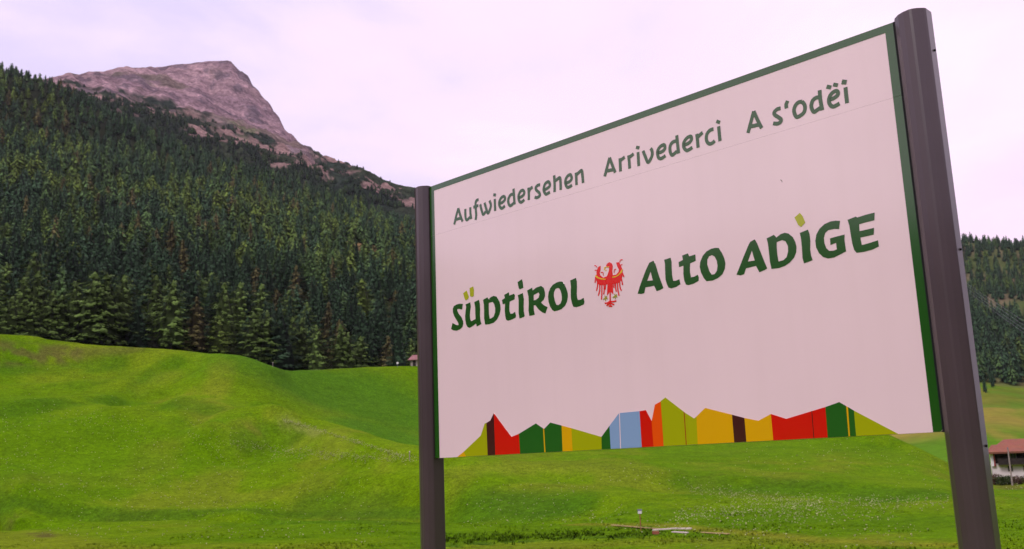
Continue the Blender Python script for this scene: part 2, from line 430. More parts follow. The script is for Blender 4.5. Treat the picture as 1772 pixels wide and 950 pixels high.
# --- forest hillside on the left
F_CREST = [(-700, 40, 1080), (-300, 60, 1070), (0, 126, 1050), (60, 146, 1050), (105, 156, 1050), (150, 182, 1040), (200, 217, 1030), (260, 247, 1020), (330, 278, 1010),
           (420, 304, 1000), (500, 324, 990), (560, 342, 980), (620, 368, 970), (680, 388, 960), (720, 398, 960), (800, 430, 950), (1000, 520, 920), (1300, 690, 850)]
forest_rows = [
    [(-700, 600, 262), (0, 602, 262), (200, 616, 256), (390, 632, 248), (440, 646, 248), (505, 662, 262), (720, 652, 280), (1000, 695, 280), (1200, 735, 262), (1400, 770, 250)],
    [(-700, 500, 345), (0, 500, 345), (360, 525, 340), (505, 565, 340), (720, 580, 350), (1000, 645, 335), (1300, 745, 310)],
    [(-700, 390, 490), (0, 402, 490), (360, 435, 490), (720, 485, 500), (1000, 605, 480), (1300, 730, 450)],
    [(-700, 270, 690), (0, 292, 690), (360, 350, 700), (720, 428, 720), (1000, 560, 690), (1300, 710, 650)],
    [(-700, 150, 880), (0, 205, 880), (360, 306, 880), (720, 405, 880), (1000, 535, 850), (1300, 700, 780)],
    F_CREST,
    [(x, y + 70, d + 150) for x, y, d in F_CREST],
]
FOREST = Sheet(forest_rows, -60, 17, 0.5, [6, 8, 10, 10, 10, 4], lambda s: 5.0 * sstep(300, 420, s.D) * (1 - sstep(4.6, 5.0, s.T)), 60.0, 2.0)
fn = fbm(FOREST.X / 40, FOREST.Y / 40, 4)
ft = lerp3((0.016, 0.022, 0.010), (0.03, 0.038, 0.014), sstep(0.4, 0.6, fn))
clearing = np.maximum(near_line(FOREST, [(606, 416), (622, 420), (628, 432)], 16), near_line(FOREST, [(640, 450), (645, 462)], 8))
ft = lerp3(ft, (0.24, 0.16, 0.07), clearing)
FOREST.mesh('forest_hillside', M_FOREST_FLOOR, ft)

# --- rocky peak with its lower slopes of dwarf pine
PEAK = [(-300, 175), (0, 160), (60, 152), (105, 140), (150, 134.5), (180, 128.5), (200, 122), (225, 121), (240, 121.5), (265, 123), (282, 120), (300, 117), (325, 113.5), (350, 111), (375, 108.5), (393, 107.5), (400, 109.5),
        (404, 114), (410, 120), (420, 127), (427, 132), (432, 140), (436, 150), (443, 157), (450, 164), (452, 171), (460, 179), (470, 193), (478, 204), (484, 209), (488, 220), (492, 231), (500, 238), (508, 246), (515, 255), (520, 259), (528, 264), (545, 271),
        (560, 277), (575, 281), (590, 281), (597, 285), (605, 289), (620, 295), (640, 301), (660, 310), (680, 318), (700, 323), (740, 330), (800, 348), (900, 385), (1000, 420), (1200, 560), (1350, 720)]
_pj = []
for (xa, ya), (xb, yb) in zip(PEAK[:-1], PEAK[1:]):
    _pj.append((xa, ya + (random.uniform(-1.1, 1.1) if 405 < xa < 640 else random.uniform(-.12, .12))))
    if 395 < xa < 560 and xb - xa > 4: _pj.append(((xa + xb) / 2, (ya + yb) / 2 + random.uniform(-2.0, 2.0)))
PEAK = _pj + [PEAK[-1]]
def peak_d(x): return float(np.interp(x, [100, 380, 470, 540, 620, 720, 1000], [2250, 2350, 2250, 1950, 1650, 1500, 1300]))
peak_rows = [
    [(-300, 330, 1150), (0, 330, 1150), (330, 400, 1150), (720, 450, 1120), (1000, 590, 1080), (1350, 760, 1000)],
    [(-300, 220, 1380), (105, 190, 1380), (200, 195, 1380), (300, 230, 1380), (420, 275, 1370), (540, 318, 1330), (620, 340, 1270), (720, 370, 1230), (1000, 500, 1180), (1350, 740, 1080)],
    [(-300, 190, 1600), (60, 170, 1600), (105, 154, 1650), (150, 160, 1650), (200, 168, 1650), (280, 188, 1650), (350, 214, 1650), (420, 238, 1640), (500, 264, 1600), (540, 282, 1520), (620, 312, 1400), (720, 348, 1330), (1000, 450, 1240), (1350, 728, 1110)],
    [(-300, 180, 1850), (60, 160, 1850), (105, 147, 1950), (150, 146, 1950), (200, 143, 1980), (280, 150, 2000), (350, 163, 2010), (420, 190, 2000), (470, 225, 1950), (500, 247, 1850), (540, 273, 1720), (620, 300, 1520), (720, 330, 1410), (1000, 432, 1270), (1350, 722, 1130)],
    [(x, y, peak_d(x)) for x, y in PEAK],
    [(x, y + 90, peak_d(x) + 500) for x, y in PEAK],
]
PK = Sheet(peak_rows, -34, 17, 0.11, [8, 14, 26, 34, 6], None, 1.0)
fade = 1 - sstep(3.75, 3.995, PK.T) * (PK.T < 4.001)
rel = ridged(PK.X / 150 + PK.Z / 260, PK.Y / 300 + 3.3, 6) - 0.6
rel = np.where(rel > 0, rel * (1 - sstep(2.5, 3.5, PK.T)), rel * (1 - sstep(3.4, 3.95, PK.T)))
PK.Z += fade * sstep(1.6, 2.6, PK.T) * rel * 62 + (1 - sstep(3.6, 3.98, PK.T)) * (fbm(PK.X / 26, PK.Y / 50, 4) - .5) * 30
pn = fbm(PK.X / 120, PK.Y / 120, 5); pn2 = fbm(PK.X / 28 + 7, PK.Y / 40, 5); strat = fbm(PK.X / 130 + PK.Z / 60, PK.Z / 22 + PK.X / 90, 4)
rock = lerp3((0.300, 0.200, 0.225), (0.46, 0.305, 0.325), sstep(0.38, 0.62, strat))
rock = lerp3(rock, (0.165, 0.125, 0.150), 0.85 * sstep(0.54, 0.66, pn2))
rock = lerp3(rock, (0.170, 0.145, 0.085), 0.6 * sstep(0.55, 0.62, pn) * (1 - sstep(3.2, 3.7, PK.T)))
scree = near_line(PK, [(400, 215), (450, 240), (500, 258), (530, 266)], 60)
rock = lerp3(rock, (0.40, 0.315, 0.32), 0.6 * scree * sstep(.3, .55, pn2))
rock = lerp3(rock, (0.17, 0.18, 0.09), 0.8 * near_line(PK, [(400, 207), (425, 225), (450, 248)], 45) * sstep(0.4, 0.5, pn2))
rt = PK.T + (pn2 - 0.5) * .9 + (pn - 0.5) * .5
right = sstep(-0.222, -0.195, PK.az)[None, :]
veg = np.maximum(1 - sstep(2.05, 2.3, rt), right * (1 - sstep(4.6, 4.9, rt)))
vcol = lerp3((0.028, 0.046, 0.030), (0.050, 0.068, 0.036), sstep(0.4, 0.6, pn2))
rock_in = sstep(0.59, 0.62, fbm(PK.X / 46 + 50, PK.Y / 90, 5)) * (PK.T > 1.15)
for c_, w_ in (([(332, 232), (372, 232)], 26), ([(596, 297), (606, 300)], 22), ([(622, 326), (656, 334), (690, 352)], 26), ([(640, 318), (700, 345)], 16), ([(390, 228), (425, 240), (455, 250)], 26), ([(170, 168), (215, 182)], 28), ([(205, 190), (240, 196)], 18)):
    rock_in = np.maximum(rock_in, near_line(PK, c_, w_) * sstep(0.42, 0.52, pn2))
vcol = lerp3(vcol, (0.40, 0.26, 0.235), 0.9 * rock_in)
speck = sstep(.585, .65, fbm(PK.X / 13 + 5, PK.Y / 24, 3)) * (PK.T > 1.3) * sstep(.40, .56, pn)
vcol = lerp3(vcol, (0.42, 0.27, 0.24), .85 * speck)
PK.mesh('rocky_mountain', M_ROCK, lerp3(rock, vcol, veg))

# --- mountainside beyond the farm on the right
R_CREST = [(900, 760, 1250), (1150, 640, 1300), (1300, 560, 1320), (1500, 470, 1400), (1600, 445, 1400), (1670, 434, 1400), (1690, 432, 1400), (1705, 430, 1400), (1720, 429, 1400), (1745, 434, 1400), (1772, 437, 1400), (1850, 440, 1400), (1950, 430, 1400), (2100, 400, 1400), (2500, 350, 1400)]
right_rows = [
    [(900, 830, 300), (1300, 815, 260), (1500, 820, 210), (1640, 832, 202), (1772, 829, 205), (2500, 815, 205)],
    [(900, 812, 360), (1300, 800, 330), (1640, 772, 300), (1700, 760, 300), (1772, 768, 300), (2500, 760, 300)],
    [(900, 800, 480), (1300, 780, 460), (1640, 716, 430), (1700, 703, 430), (1740, 706, 430), (1772, 712, 430), (2500, 700, 430)],
    [(900, 790, 650), (1300, 750, 640), (1640, 665, 620), (1690, 660, 620), (1730, 664, 620), (1772, 668, 620), (2500, 660, 620)],
    [(900, 780, 850), (1300, 700, 850), (1640, 565, 850), (1772, 570, 850), (2500, 550, 850)],
    [(900, 770, 1080), (1300, 630, 1090), (1640, 490, 1100), (1772, 500, 1100), (2500, 450, 1100)],
    R_CREST,
    [(x, y + 60, d + 180) for x, y, d in R_CREST],
]
RH = Sheet(right_rows, 2, 46, 0.25, [6, 8, 10, 10, 10, 10, 4], lambda s: 0.012 * s.D * sstep(230, 500, s.D) * (1 - sstep(5.7, 6.0, s.T) * (s.T < 6.01)), 70.0, 9.0)
q1 = fbm(RH.X / 55, RH.Y / 55, 4); q2 = fbm(RH.X / 16, RH.Y / 16, 4)
rtint = lerp3((0.115, 0.175, 0.012), (0.235, 0.205, 0.035), sstep(0.38, 0.6, q1))
rtint = lerp3(rtint, (0.085, 0.20, 0.010), 0.7 * sstep(0.55, 0.66, q2))
rtint = lerp3(rtint, (0.09, 0.21, 0.008), 1 - sstep(1.0, 1.6, RH.T))
wild = lerp3((0.075, 0.105, 0.03), (0.155, 0.130, 0.075), sstep(0.42, 0.6, q2))
rtint = lerp3(rtint, wild, sstep(2.9, 3.2, RH.T))
rtint = lerp3(rtint, (0.22, 0.22, 0.03), near_line(RH, [(1690, 742), (1730, 752), (1772, 770)], 5))
RH.mesh('right_hillside', M_FIELD, rtint)

# ------------------------------------------------------------------ grass, flowers, ditch weeds (nobody could count them)
def blades(name, pts, hgt, wid, cols, mat_, per=3, lean=0.5):
    n = len(pts)
    pts = np.repeat(pts, per, 0); hgt = np.repeat(hgt, per); wid = np.repeat(wid, per); cols = np.repeat(cols, per, 0)
    n = len(pts)
    a = rng.random(n) * 2 * np.pi
    off = (rng.random((n, 2)) - .5) * (wid[:, None] * 2.2)
    b = pts.copy(); b[:, :2] += off; b[:, 2] -= 0.03
    dx = np.cos(a) * wid * .5; dy = np.sin(a) * wid * .5
    hh = hgt * (0.6 + 0.7 * rng.random(n))
    V = np.empty((n, 3, 3))
    V[:, 0] = b; V[:, 0, 0] -= dx; V[:, 0, 1] -= dy
    V[:, 1] = b; V[:, 1, 0] += dx; V[:, 1, 1] += dy
    V[:, 2] = b; V[:, 2, 2] += hh; V[:, 2, 0] += (rng.random(n) - .5) * hh * lean * 2; V[:, 2, 1] += (rng.random(n) - .5) * hh * lean * 2
    c = np.ones((n, 3, 4)); c[:, :, :3] = (cols * (0.75 + 0.5 * rng.random((n, 1))))[:, None, :]
    up_ = np.array([0, -.25, 1.0]) + rng.normal(size=(n, 3)) * .25
    up_ /= np.linalg.norm(up_, axis=1)[:, None]
    un = np.ones((n, 3, 4)); un[:, :, :3] = up_[:, None, :]
    me = np_mesh(name, V.reshape(-1, 3), np.arange(3 * n).reshape(-1, 3), mat_, {'tint': c.reshape(-1, 4), 'nrm': un.reshape(-1, 4)})
    o = link(bpy.data.objects.new(name, me))
    return props(o, kind='stuff')

def sample_tint(x, y):
    a = np.arctan2(x, y); d = np.hypot(x, y)
    i = np.clip(((a - S.az[0]) / (S.az[1] - S.az[0])).round().astype(int), 0, len(S.az) - 1)
    o = np.empty((len(x), 3))
    for k in range(len(x)):
        j = min(np.searchsorted(S.D[:, i[k]], d[k]), len(S.D) - 1)
        o[k] = MEADOW_TINT[j, i[k]]
    return o
NB = 46000
az = np.radians(rng.uniform(-33, 33, NB)); dd = np.exp(rng.uniform(math.log(42), math.log(215), NB))
gx, gy = dd * np.sin(az), dd * np.cos(az)
gz = MEADOW.h(gx, gy)
gt = sample_tint(gx, gy)
gn = fbm(gx / 5, gy / 5, 3)
keep = (gn > 0.36) & (rng.random(NB) > sstep(75, 130, dd) * 1.01)
gh = (0.05 + 0.09 * sstep(0.4, 0.65, gn)) * (0.7 + 0.6 * rng.random(NB))
g_o = blades('meadow_grass', np.stack([gx, gy, gz], 1)[keep], gh[keep], (0.05 + 0.0007 * dd)[keep], gt[keep] * 1.5, M_BLADE)
props(g_o, 'tufty bright green grass covering the whole meadow', 'grass')

def in_photo(poly_pts, n, jitter):
    """ground points along a surveyed line of flowers"""
    res = []
    pts = [Vector((p[0], p[1])) for p in poly_pts]
    ls = [(b - a).length for a, b in zip(pts[:-1], pts[1:])]
    for _ in range(n):
        k = random.choices(range(len(ls)), ls)[0]
        q = pts[k].lerp(pts[k + 1], random.random())
        h = MEADOW.hit(q.x + random.gauss(0, 4), q.y + random.gauss(0, jitter))
        if h is not None: res.append(h)
    return res
fl = []
fl += in_photo([(1190, 850), (1260, 862), (1360, 872), (1480, 876), (1640, 876)], 600, 6)
fl += in_photo([(1170, 905), (1230, 893), (1330, 884), (1420, 880)], 520, 9)
fl += in_photo([(1250, 905), (1400, 898), (1550, 890)], 280, 10)
fl += in_photo([(490, 731), (540, 745), (600, 764), (700, 795)], 420, 1.6)
fl += in_photo([(400, 772), (560, 790), (640, 796), (722, 799)], 520, 4)
fl += in_photo([(470, 790), (640, 800)], 90, 5)
fl += in_photo([(60, 720), (180, 730), (260, 742)], 90, 9)
fl += in_photo([(0, 800), (120, 850), (380, 870)], 300, 26)
fl += in_photo([(0, 740), (200, 760), (420, 800), (640, 860)], 420, 34)
fl += in_photo([(800, 880), (1000, 890), (1200, 925), (1600, 935)], 260, 16)
fl += in_photo([(60, 925), (400, 925), (700, 930)], 160, 12)
fl += in_photo([(330, 760), (400, 790)], 60, 18)
fl += in_photo([(300, 874), (380, 880), (500, 884)], 50, 5)
fl += in_photo([(860, 870), (1100, 830), (1200, 832)], 110, 12)
fl += in_photo([(1280, 800), (1500, 780), (1640, 845)], 160, 22)
fl += in_photo([(800, 915), (950, 905), (1050, 900)], 60, 6)
fl += in_photo([(1740, 852), (1772, 848)], 14, 3)
fl = np.array([tuple(p) for p in fl])
nf = len(fl)
r = 0.055 + 0.0006 * np.hypot(fl[:, 0], fl[:, 1]) * (0.6 + 0.8 * rng.random(nf))
r = np.clip(r * .58 * (0.35 + 1.0 * rng.random(nf)), 0.025, 0.14)
hz = 0.30 + 0.25 * rng.random(nf)
V = np.empty((nf, 6, 3))
for k in range(5):
    V[:, k, 0] = fl[:, 0] + r * math.cos(1.2566 * k); V[:, k, 1] = fl[:, 1] + r * math.sin(1.2566 * k); V[:, k, 2] = fl[:, 2] + hz + rng.random(nf) * .06
V[:, 5] = fl; V[:, 5, 2] += hz - r * 0.7
base = np.arange(nf)[:, None] * 6
F = np.concatenate([base + np.array([[k, (k + 1) % 5, 5]]) for k in range(5)] + [base + np.array([[0, 1, 2]]), base + np.array([[0, 2, 3]]), base + np.array([[0, 3, 4]])])
fo = link(bpy.data.objects.new('meadow_flowers', np_mesh('meadow_flowers', V.reshape(-1, 3), F, M_FLOWER)))
props(fo, 'cream white umbel flowers speckling the green meadow', 'flowers', kind='stuff')

wp = []
for q0, q1_, n_ in (((770, 934), (900, 929), 520), ((880, 931), (1060, 924), 620), ((1040, 926), (1132, 921), 330)):
    for _ in range(n_):
        t_ = random.random()
        h_ = MEADOW.hit(q0[0] + (q1_[0] - q0[0]) * t_ + random.gauss(0, 4), q0[1] + (q1_[1] - q0[1]) * t_ + random.gauss(0, 4.2))
        if h_ is not None and vnoise(np.array([h_.x * .9]), np.array([h_.y * .9]))[0] > .36: wp.append(tuple(h_))
wp = np.array(wp)
w_o = blades('ditch_weeds', wp, 0.08 + 0.24 * rng.random(len(wp)) ** 2, np.full(len(wp), 0.13), np.array([[0.105, 0.215, 0.008]]) * rng.uniform(.55, 1.25, (len(wp), 1)), M_BLADE, per=4, lean=0.8)
props(w_o, 'dark leafy weeds growing along the ditch beside the planks', 'weeds')

# ------------------------------------------------------------------ conifers
def needle_normals(V, seed, width):
    """soft outward and upward normals for needle sprays, one per triangle"""
    g_ = np.random.default_rng(seed)
    c = V.reshape(-1, 3, 3).mean(1)
    r_ = np.hypot(c[:, 0], c[:, 1])[:, None] + 1e-4
    n = np.concatenate([c[:, :2] / r_ * np.minimum(1, r_ / (width * .6)), np.full((len(c), 1), .22) + 1.0 * c[:, 2:3]], 1) + g_.normal(size=(len(c), 3)) * .15
    n /= np.linalg.norm(n, axis=1)[:, None]
    o = np.ones((len(c), 3, 4)); o[:, :, :3] = n[:, None, :]
    return o.reshape(-1, 4)
def conifer_mesh(seed, width, tone, full=1.0, whorls=15, round_=0.0, bare=0.08):
    """unit-height conifer; returns (trunk mesh, crown mesh)"""
    rg = random.Random(seed)
    mb = MB()
    zs = [0, .05, .3, .6, .85, .97]; rs = [.017, .0125, .010, .007, .004, .0015]
    bend = [(0, 0)] + [(rg.uniform(-.006, .006), rg.uniform(-.006, .006)) for _ in zs[1:]]
    V = []; F = []
    for (bx, by), z, r_ in zip(bend, zs, rs):
        V += [(bx + r_ * math.cos(i * math.pi / 3), by + r_ * math.sin(i * math.pi / 3), z) for i in range(6)]
    for k in range(len(zs) - 1):
        for i in range(6): F.append((6 * k + i, 6 * k + (i + 1) % 6, 6 * k + 6 + (i + 1) % 6, 6 * k + 6 + i))
    trunk = np_mesh('trunk', V, F, M_BARK, smooth=True)
    V = []; F = []; C = []
    def tri(a, b, c, col):
        k = len(V); V.extend((tuple(a), tuple(b), tuple(c))); F.append((k, k + 1, k + 2)); C.extend((col, col, col))
    tone = Vector(tone)
    for w in range(whorls):
        t = (w + 0.3) / whorls
        z = bare + (1 - bare) * t ** 0.95
        prof = (1 - t) ** 0.85 * (1 - round_) + round_ * math.sqrt(max(0, 1 - (2 * t - .72) ** 2 / 1.65))
        Lr = width * (0.10 + prof) * rg.uniform(.85, 1.12)
        if t < .12: Lr *= .8
        nb = max(4, int(round((5 + 5 * (1 - t)) * full)))
        a0 = rg.random() * 6.28
        for b in range(nb):
            a = a0 + 6.283 * b / nb + rg.uniform(-.3, .3)
            L_ = Lr * rg.uniform(.62, 1.15)
            ca, sa = math.cos(a), math.sin(a)
            z0 = z + rg.uniform(-.02, .02)
            rise = 0.25 * t - 0.16 * (1 - t)
            def at(s_):
                return Vector((ca * L_ * s_, sa * L_ * s_, z0 + L_ * (rise * s_ + 0.16 * s_ * s_ - .10 * math.sin(math.pi * s_))))
            side = Vector((-sa, ca, 0))
            lum = tone * rg.uniform(.72, 1.3)
            nseg = 3 if L_ > .09 else 2
            for sgi in range(nseg):
                s0 = .12 + .88 * sgi / nseg; s1 = min(1.06, s0 + .88 / nseg + .12)
                p0, p1 = at(s0), at(s1)
                wd = L_ * (.34 - .07 * sgi) * rg.uniform(.7, 1.25)
                dr = Vector((0, 0, -L_ * rg.uniform(.12, .30)))
                col = lum * rg.uniform(.8, 1.25)
                col = (col.x, col.y, col.z, 1)
                tri(p0, p1 + side * wd * .2, p0 + side * wd + dr * .7, col)
                tri(p0, p0 - side * wd + dr * .7, p1 - side * wd * .2, col)
                tri(p0 + side * wd * .4, p1, p0.lerp(p1, .45) + dr + side * rg.uniform(-.4, .4) * wd, col)
                if rg.random() < .6:
                    q = p0.lerp(p1, .5)
                    tri(q - side * wd * .35, q + side * wd * .35, q + Vector((ca * wd * .3, sa * wd * .3, L_ * rg.uniform(.06, .16))), col)
    top = tone * 1.1
    for k in range(4):
        a = k * 1.57 + rg.random()
        tri((0, 0, 1.0), (.02 * math.cos(a), .02 * math.sin(a), .93), (.02 * math.cos(a + 1.2), .02 * math.sin(a + 1.2), .93), (*top, 1))
    crown = np_mesh('crown', V, F, M_CROWN, {'tint': np.array(C), 'nrm': needle_normals(np.array([tuple(v) for v in V]), rg.randrange(9999), width)})
    return trunk, crown

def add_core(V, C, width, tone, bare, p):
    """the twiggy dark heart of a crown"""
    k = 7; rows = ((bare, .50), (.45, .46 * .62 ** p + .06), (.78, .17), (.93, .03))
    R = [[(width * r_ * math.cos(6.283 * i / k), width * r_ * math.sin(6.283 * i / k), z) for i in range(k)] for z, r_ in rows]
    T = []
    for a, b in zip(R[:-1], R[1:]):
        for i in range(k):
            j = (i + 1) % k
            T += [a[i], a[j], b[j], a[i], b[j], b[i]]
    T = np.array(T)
    cc = np.tile(np.asarray(tone)[None, :] * .3, (len(T), 1))  # core colour darkened to stand for shade inside the crown
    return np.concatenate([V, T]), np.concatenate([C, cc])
def spray_conifer(seed, width, tone, whorls=15, round_=0.0, bare=0.08):
    """unit-height conifer with lumpy tiers of needle sprays; returns (trunk mesh, crown mesh)"""
    g_ = np.random.default_rng(seed); rg = random.Random(seed)
    trunk, _c = conifer_mesh(seed, width, tone, whorls=2)
    bpy.data.meshes.remove(_c)
    cs, os_, sd, sz, cl = [], [], [], [], []
    nb_all = 0
    for w in range(whorls):
        t = (w + .25) / whorls
        z = bare + (1 - bare) * t
        prof = (1.03 - t) ** (.92 - .5 * round_) * (1 if t > .12 else .82)
        nb = max(4, int(round(8 - 4 * t)))
        a0 = rg.random() * 6.28
        for b in range(nb):
            a = a0 + 6.283 * b / nb + rg.uniform(-.35, .35)
            L_ = width * prof * rg.uniform(.62, 1.22)
            dz = rg.uniform(-.022, .022)
            bl = rg.uniform(.84, 1.18)
            k = 28 if t < .8 else 13
            for q in range(k):
                s_ = (q + rg.uniform(.4, 1.0)) / k
                aa = a + rg.uniform(-.22, .22) * s_
                s_ = s_ ** .8
                cs.append((L_ * s_ * math.cos(aa), L_ * s_ * math.sin(aa), z + dz + L_ * (.10 * s_ - .22 * s_ * s_ + (.30 * t) * s_) + rg.uniform(-.022, .018)))
                dn_ = rg.uniform(.25, 1.25); hn_ = 1.1 / math.sqrt(1 + dn_ * dn_)
                os_.append((hn_ * math.cos(aa), hn_ * math.sin(aa), -hn_ * dn_)); sd.append((-math.sin(aa), math.cos(aa), rg.uniform(-.3, .3)))
                sz.append((.015 + .105 * L_) * rg.uniform(.6, 1.15) * (1 - .25 * s_)); cl.append(bl * rg.uniform(.88, 1.12))
    c = np.array(cs); o_ = np.array(os_); sd = np.array(sd); sz = np.array(sz)[:, None]; n = len(c)
    f1 = g_.uniform(.30, .62, (n, 1)); f2 = g_.uniform(.30, .62, (n, 1))
    p0 = c - o_ * sz * .55; p1 = c + o_ * sz * .5 + sd * sz * f1; p2 = c + o_ * sz * .42 - sd * sz * f2
    p0[:, 2] += (sz * .28)[:, 0]
    V = np.stack([p0, p1, p2], 1).reshape(-1, 3)
    wq = width * .16
    V = np.concatenate([V, [[0, 0, 1.0], [wq, 0, .9], [-wq * .7, wq * .7, .9], [0, 0, 1.0], [-wq * .7, wq * .7, .9], [0, -wq, .9], [0, 0, 1.0], [0, -wq, .9], [wq, 0, .9]]])
    col = np.concatenate([np.array(cl), [1.1, 1.1, 1.1]])[:, None] * np.array(tone)[None, :]
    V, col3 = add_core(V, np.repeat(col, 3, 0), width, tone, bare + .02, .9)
    C = np.ones((len(V), 4)); C[:, :3] = col3
    crown = np_mesh('crown', V, np.arange(len(V)).reshape(-1, 3), M_CROWN, {'tint': C, 'nrm': needle_normals(V, seed, width)})
    return trunk, crown

T_OLIVE, T_DARK, T_MID, T_BROWN, T_LIGHT = (0.082, 0.134, 0.030), (0.034, 0.071, 0.033), (0.060, 0.112, 0.035), (0.088, 0.082, 0.030), (0.106, 0.162, 0.030)
PROTO = {}
for key, tone_, wid, rd, n_ in (('olive', T_OLIVE, .20, .72, 5), ('dark', T_DARK, .17, .40, 5), ('mid', T_MID, .185, .60, 5), ('brown', T_BROWN, .17, .50, 2), ('light', T_LIGHT, .20, .62, 3)):
    PROTO[key] = [spray_conifer(100 + 13 * k + len(key), wid * random.uniform(.9, 1.1), tuple((1.25 if key == 'dark' else 1.5) * q for q in tone_), whorls=random.choice((14, 16, 18)), round_=rd, bare=random.choice((.04, .08, .12))) for k in range(n_)]
BASEW = {'olive': .185, 'dark': .15, 'mid': .168, 'brown': .155, 'light': .185}

def plant(x, y, z, h, key, wscale, label, group, name='conifer_tree'):
    root = empty(name, (x, y, z - 0.15), random.random() * 6.28, label, 'tree', group)
    root.scale = (h * wscale, h * wscale, h)
    tm, cm = random.choice(PROTO[key])
    link(bpy.data.objects.new('trunk', tm), root)
    link(bpy.data.objects.new('crown', cm), root)
    return root

# front-row and singled-out trees: (x of stem, y of top, crown width, tone, label or None)
FRONT = [
    (165, 468, 58, 'olive', None), (186, 470, 62, 'olive', 'broad olive conifer with pale bare stem showing, middle of the forest edge left of centre'),
    (216, 474, 52, 'olive', None), (108, 508, 46, 'mid', None), (132, 484, 42, 'olive', None), (93, 500, 36, 'mid', None),
    (128, 418, 34, 'light', 'rounded pale olive conifer, tallest dome above the left forest edge'), (92, 418, 28, 'olive', None), (258, 449, 27, 'light', 'slim pale conifer spire just right of the broad olive trees'), (271, 474, 42, 'olive', None),
    (292, 457, 30, 'olive', None), (300, 482, 54, 'olive', None), (341, 468, 36, 'mid', None), (366, 469, 30, 'mid', None), (389, 487, 46, 'olive', None),
    (416, 486, 44, 'mid', None), (411, 431, 26, 'light', 'pale green conifer spire standing clear of dark forest above the spur'), (341, 511, 38, 'brown', 'rusty brown conifer in the forest edge, behind two small bright trees'), (379, 544, 38, 'light', 'smaller fresh green conifer at the forest foot, nearest the meadow path'),
    (324, 561, 23, 'light', 'smallest bright green conifer at the meadow edge, left of centre'), (440, 540, 42, 'mid', None), (453, 489, 42, 'mid', None), (462, 535, 40, 'mid', None),
    (487, 537, 50, 'dark', None), (506, 546, 36, 'mid', None), (523, 547, 38, 'olive', None), (531, 521, 34, 'olive', None), (547, 560, 36, 'olive', None),
    (590, 560, 40, 'olive', None), (602, 575, 34, 'mid', None), (624, 580, 44, 'mid', None), (672, 579, 28, 'brown', 'narrow brownish conifer at the forest foot, left of the small hut'), (652, 614, 20, 'olive', 'low bushy conifer at the bowl rim, left of the white post'),
    (712, 584, 28, 'olive', 'olive conifer rising directly behind the small hut'), (641, 575, 26, 'dark', None), (626, 481, 42, 'light', 'bright olive clump-shaped conifer high among the dark slope trees'), (596, 458, 22, 'light', None),
    (13, 384, 30, 'olive', None), (41, 402, 34, 'olive', None), (60, 434, 40, 'mid', None), (67, 467, 46, 'mid', None), (40, 478, 40, 'mid', None), (13, 454, 36, 'mid', None),
    (20, 512, 44, 'mid', None), (-15, 470, 44, 'mid', None), (56, 520, 44, 'mid', None), (240, 520, 40, 'dark', None), (430, 505, 30, 'dark', None), (570, 530, 30, 'dark', None), (690, 560, 30, 'dark', None), (560, 470, 26, 'mid', None), (500, 500, 30, 'mid', None), (660, 500, 24, 'mid', None),
]
trees_xy = []
specials = []
def base_height(a, d): return FOREST.h1(d * math.sin(a), d * math.cos(a))
for (px, top, wpx, key, lab) in FRONT:
    best = None
    for d in np.arange(262, 560, 6.0):
        a, t = bearing(px, top)
        g = base_height(a, d)
        h = EYE + d * t - g
        want = 9.0 if wpx < 24 else 13.0 + (wpx - 24) * .22
        sc_ = abs(h - want) + 0.02 * (d - 262)
        if h > 4 and (best is None or sc_ < best[0]): best = (sc_, d, a, g, h)
    if best is None: continue
    _, d, a, g, h = best
    wm = wpx * d / FPX
    specials.append((d * math.sin(a), d * math.cos(a), g, h, 'olive' if key == 'mid' else key, np.clip(1.6 * wm / (h * 2 * BASEW[key]), .8, 2.6), lab, px))
    trees_xy.append((d * math.sin(a), d * math.cos(a)))

# scattered forest
cand = []
grid = {}
def far_enough(x, y, r_):
    i, j = int(x // 12), int(y // 12)
    for di in (-1, 0, 1):
        for dj in (-1, 0, 1):
            for (u, v) in grid.get((i + di, j + dj), ()):
                if (u - x) ** 2 + (v - y) ** 2 < r_ * r_: return False
    grid.setdefault((i, j), []).append((x, y))
    return True
for x, y in trees_xy: far_enough(x, y, 3.0)
d0_, d1_ = 256.0, 1120.0
n_try = 52000
ta = np.radians(rng.uniform(-50, 13, n_try)); td = np.sqrt(rng.uniform(d0_ ** 2, d1_ ** 2, n_try))
td[:9000] = rng.uniform(256, 430, 9000)
pick = rng.random(n_try) < np.clip(1.25 - td / 2200, .6, 1)
ta, td = ta[pick], td[pick]
tx, ty = td * np.sin(ta), td * np.cos(ta)
tz = FOREST.h(tx, ty)
i0 = ((ta - FOREST.az[0]) / (FOREST.az[1] - FOREST.az[0])).astype(int)
clr = clearing[np.array([min(np.searchsorted(FOREST.D[:, i], d), len(FOREST.D) - 1) for i, d in zip(i0, td)]), i0]
dmin_ = FOREST.D[0, i0] + 15; dmax_ = FOREST.D[-1, i0] - 100
kn = fbm(tx / 70 + 4, ty / 70, 3)
for k in range(len(tx)):
    if td[k] < dmin_[k] or td[k] > dmax_[k] or clr[k] > .35: continue
    if not far_enough(tx[k], ty[k], 6.6 if td[k] < 420 else 5.4 + td[k] * .0022): continue
    u = random.random() + (kn[k] - .5) * 1.3
    near_ = td[k] < 330
    if td[k] < 430: u -= .30
    key = 'dark' if u < .62 else 'mid' if u < .88 else 'olive' if u < 1.1 else 'light'
    if random.random() < .05: key = 'brown'
    h = random.uniform(9, 19) * (1.0 if td[k] < 800 else 1.0 - .25 * (td[k] - 800) / 300)
    if td[k] < 275: h = random.uniform(6, 13)
    cand.append((tx[k], ty[k], tz[k], h, key, random.uniform(1.0, 1.5) * (1.15 if h < 13 else 1) * (1.25 if td[k] < 420 else 1.0), 'L'))
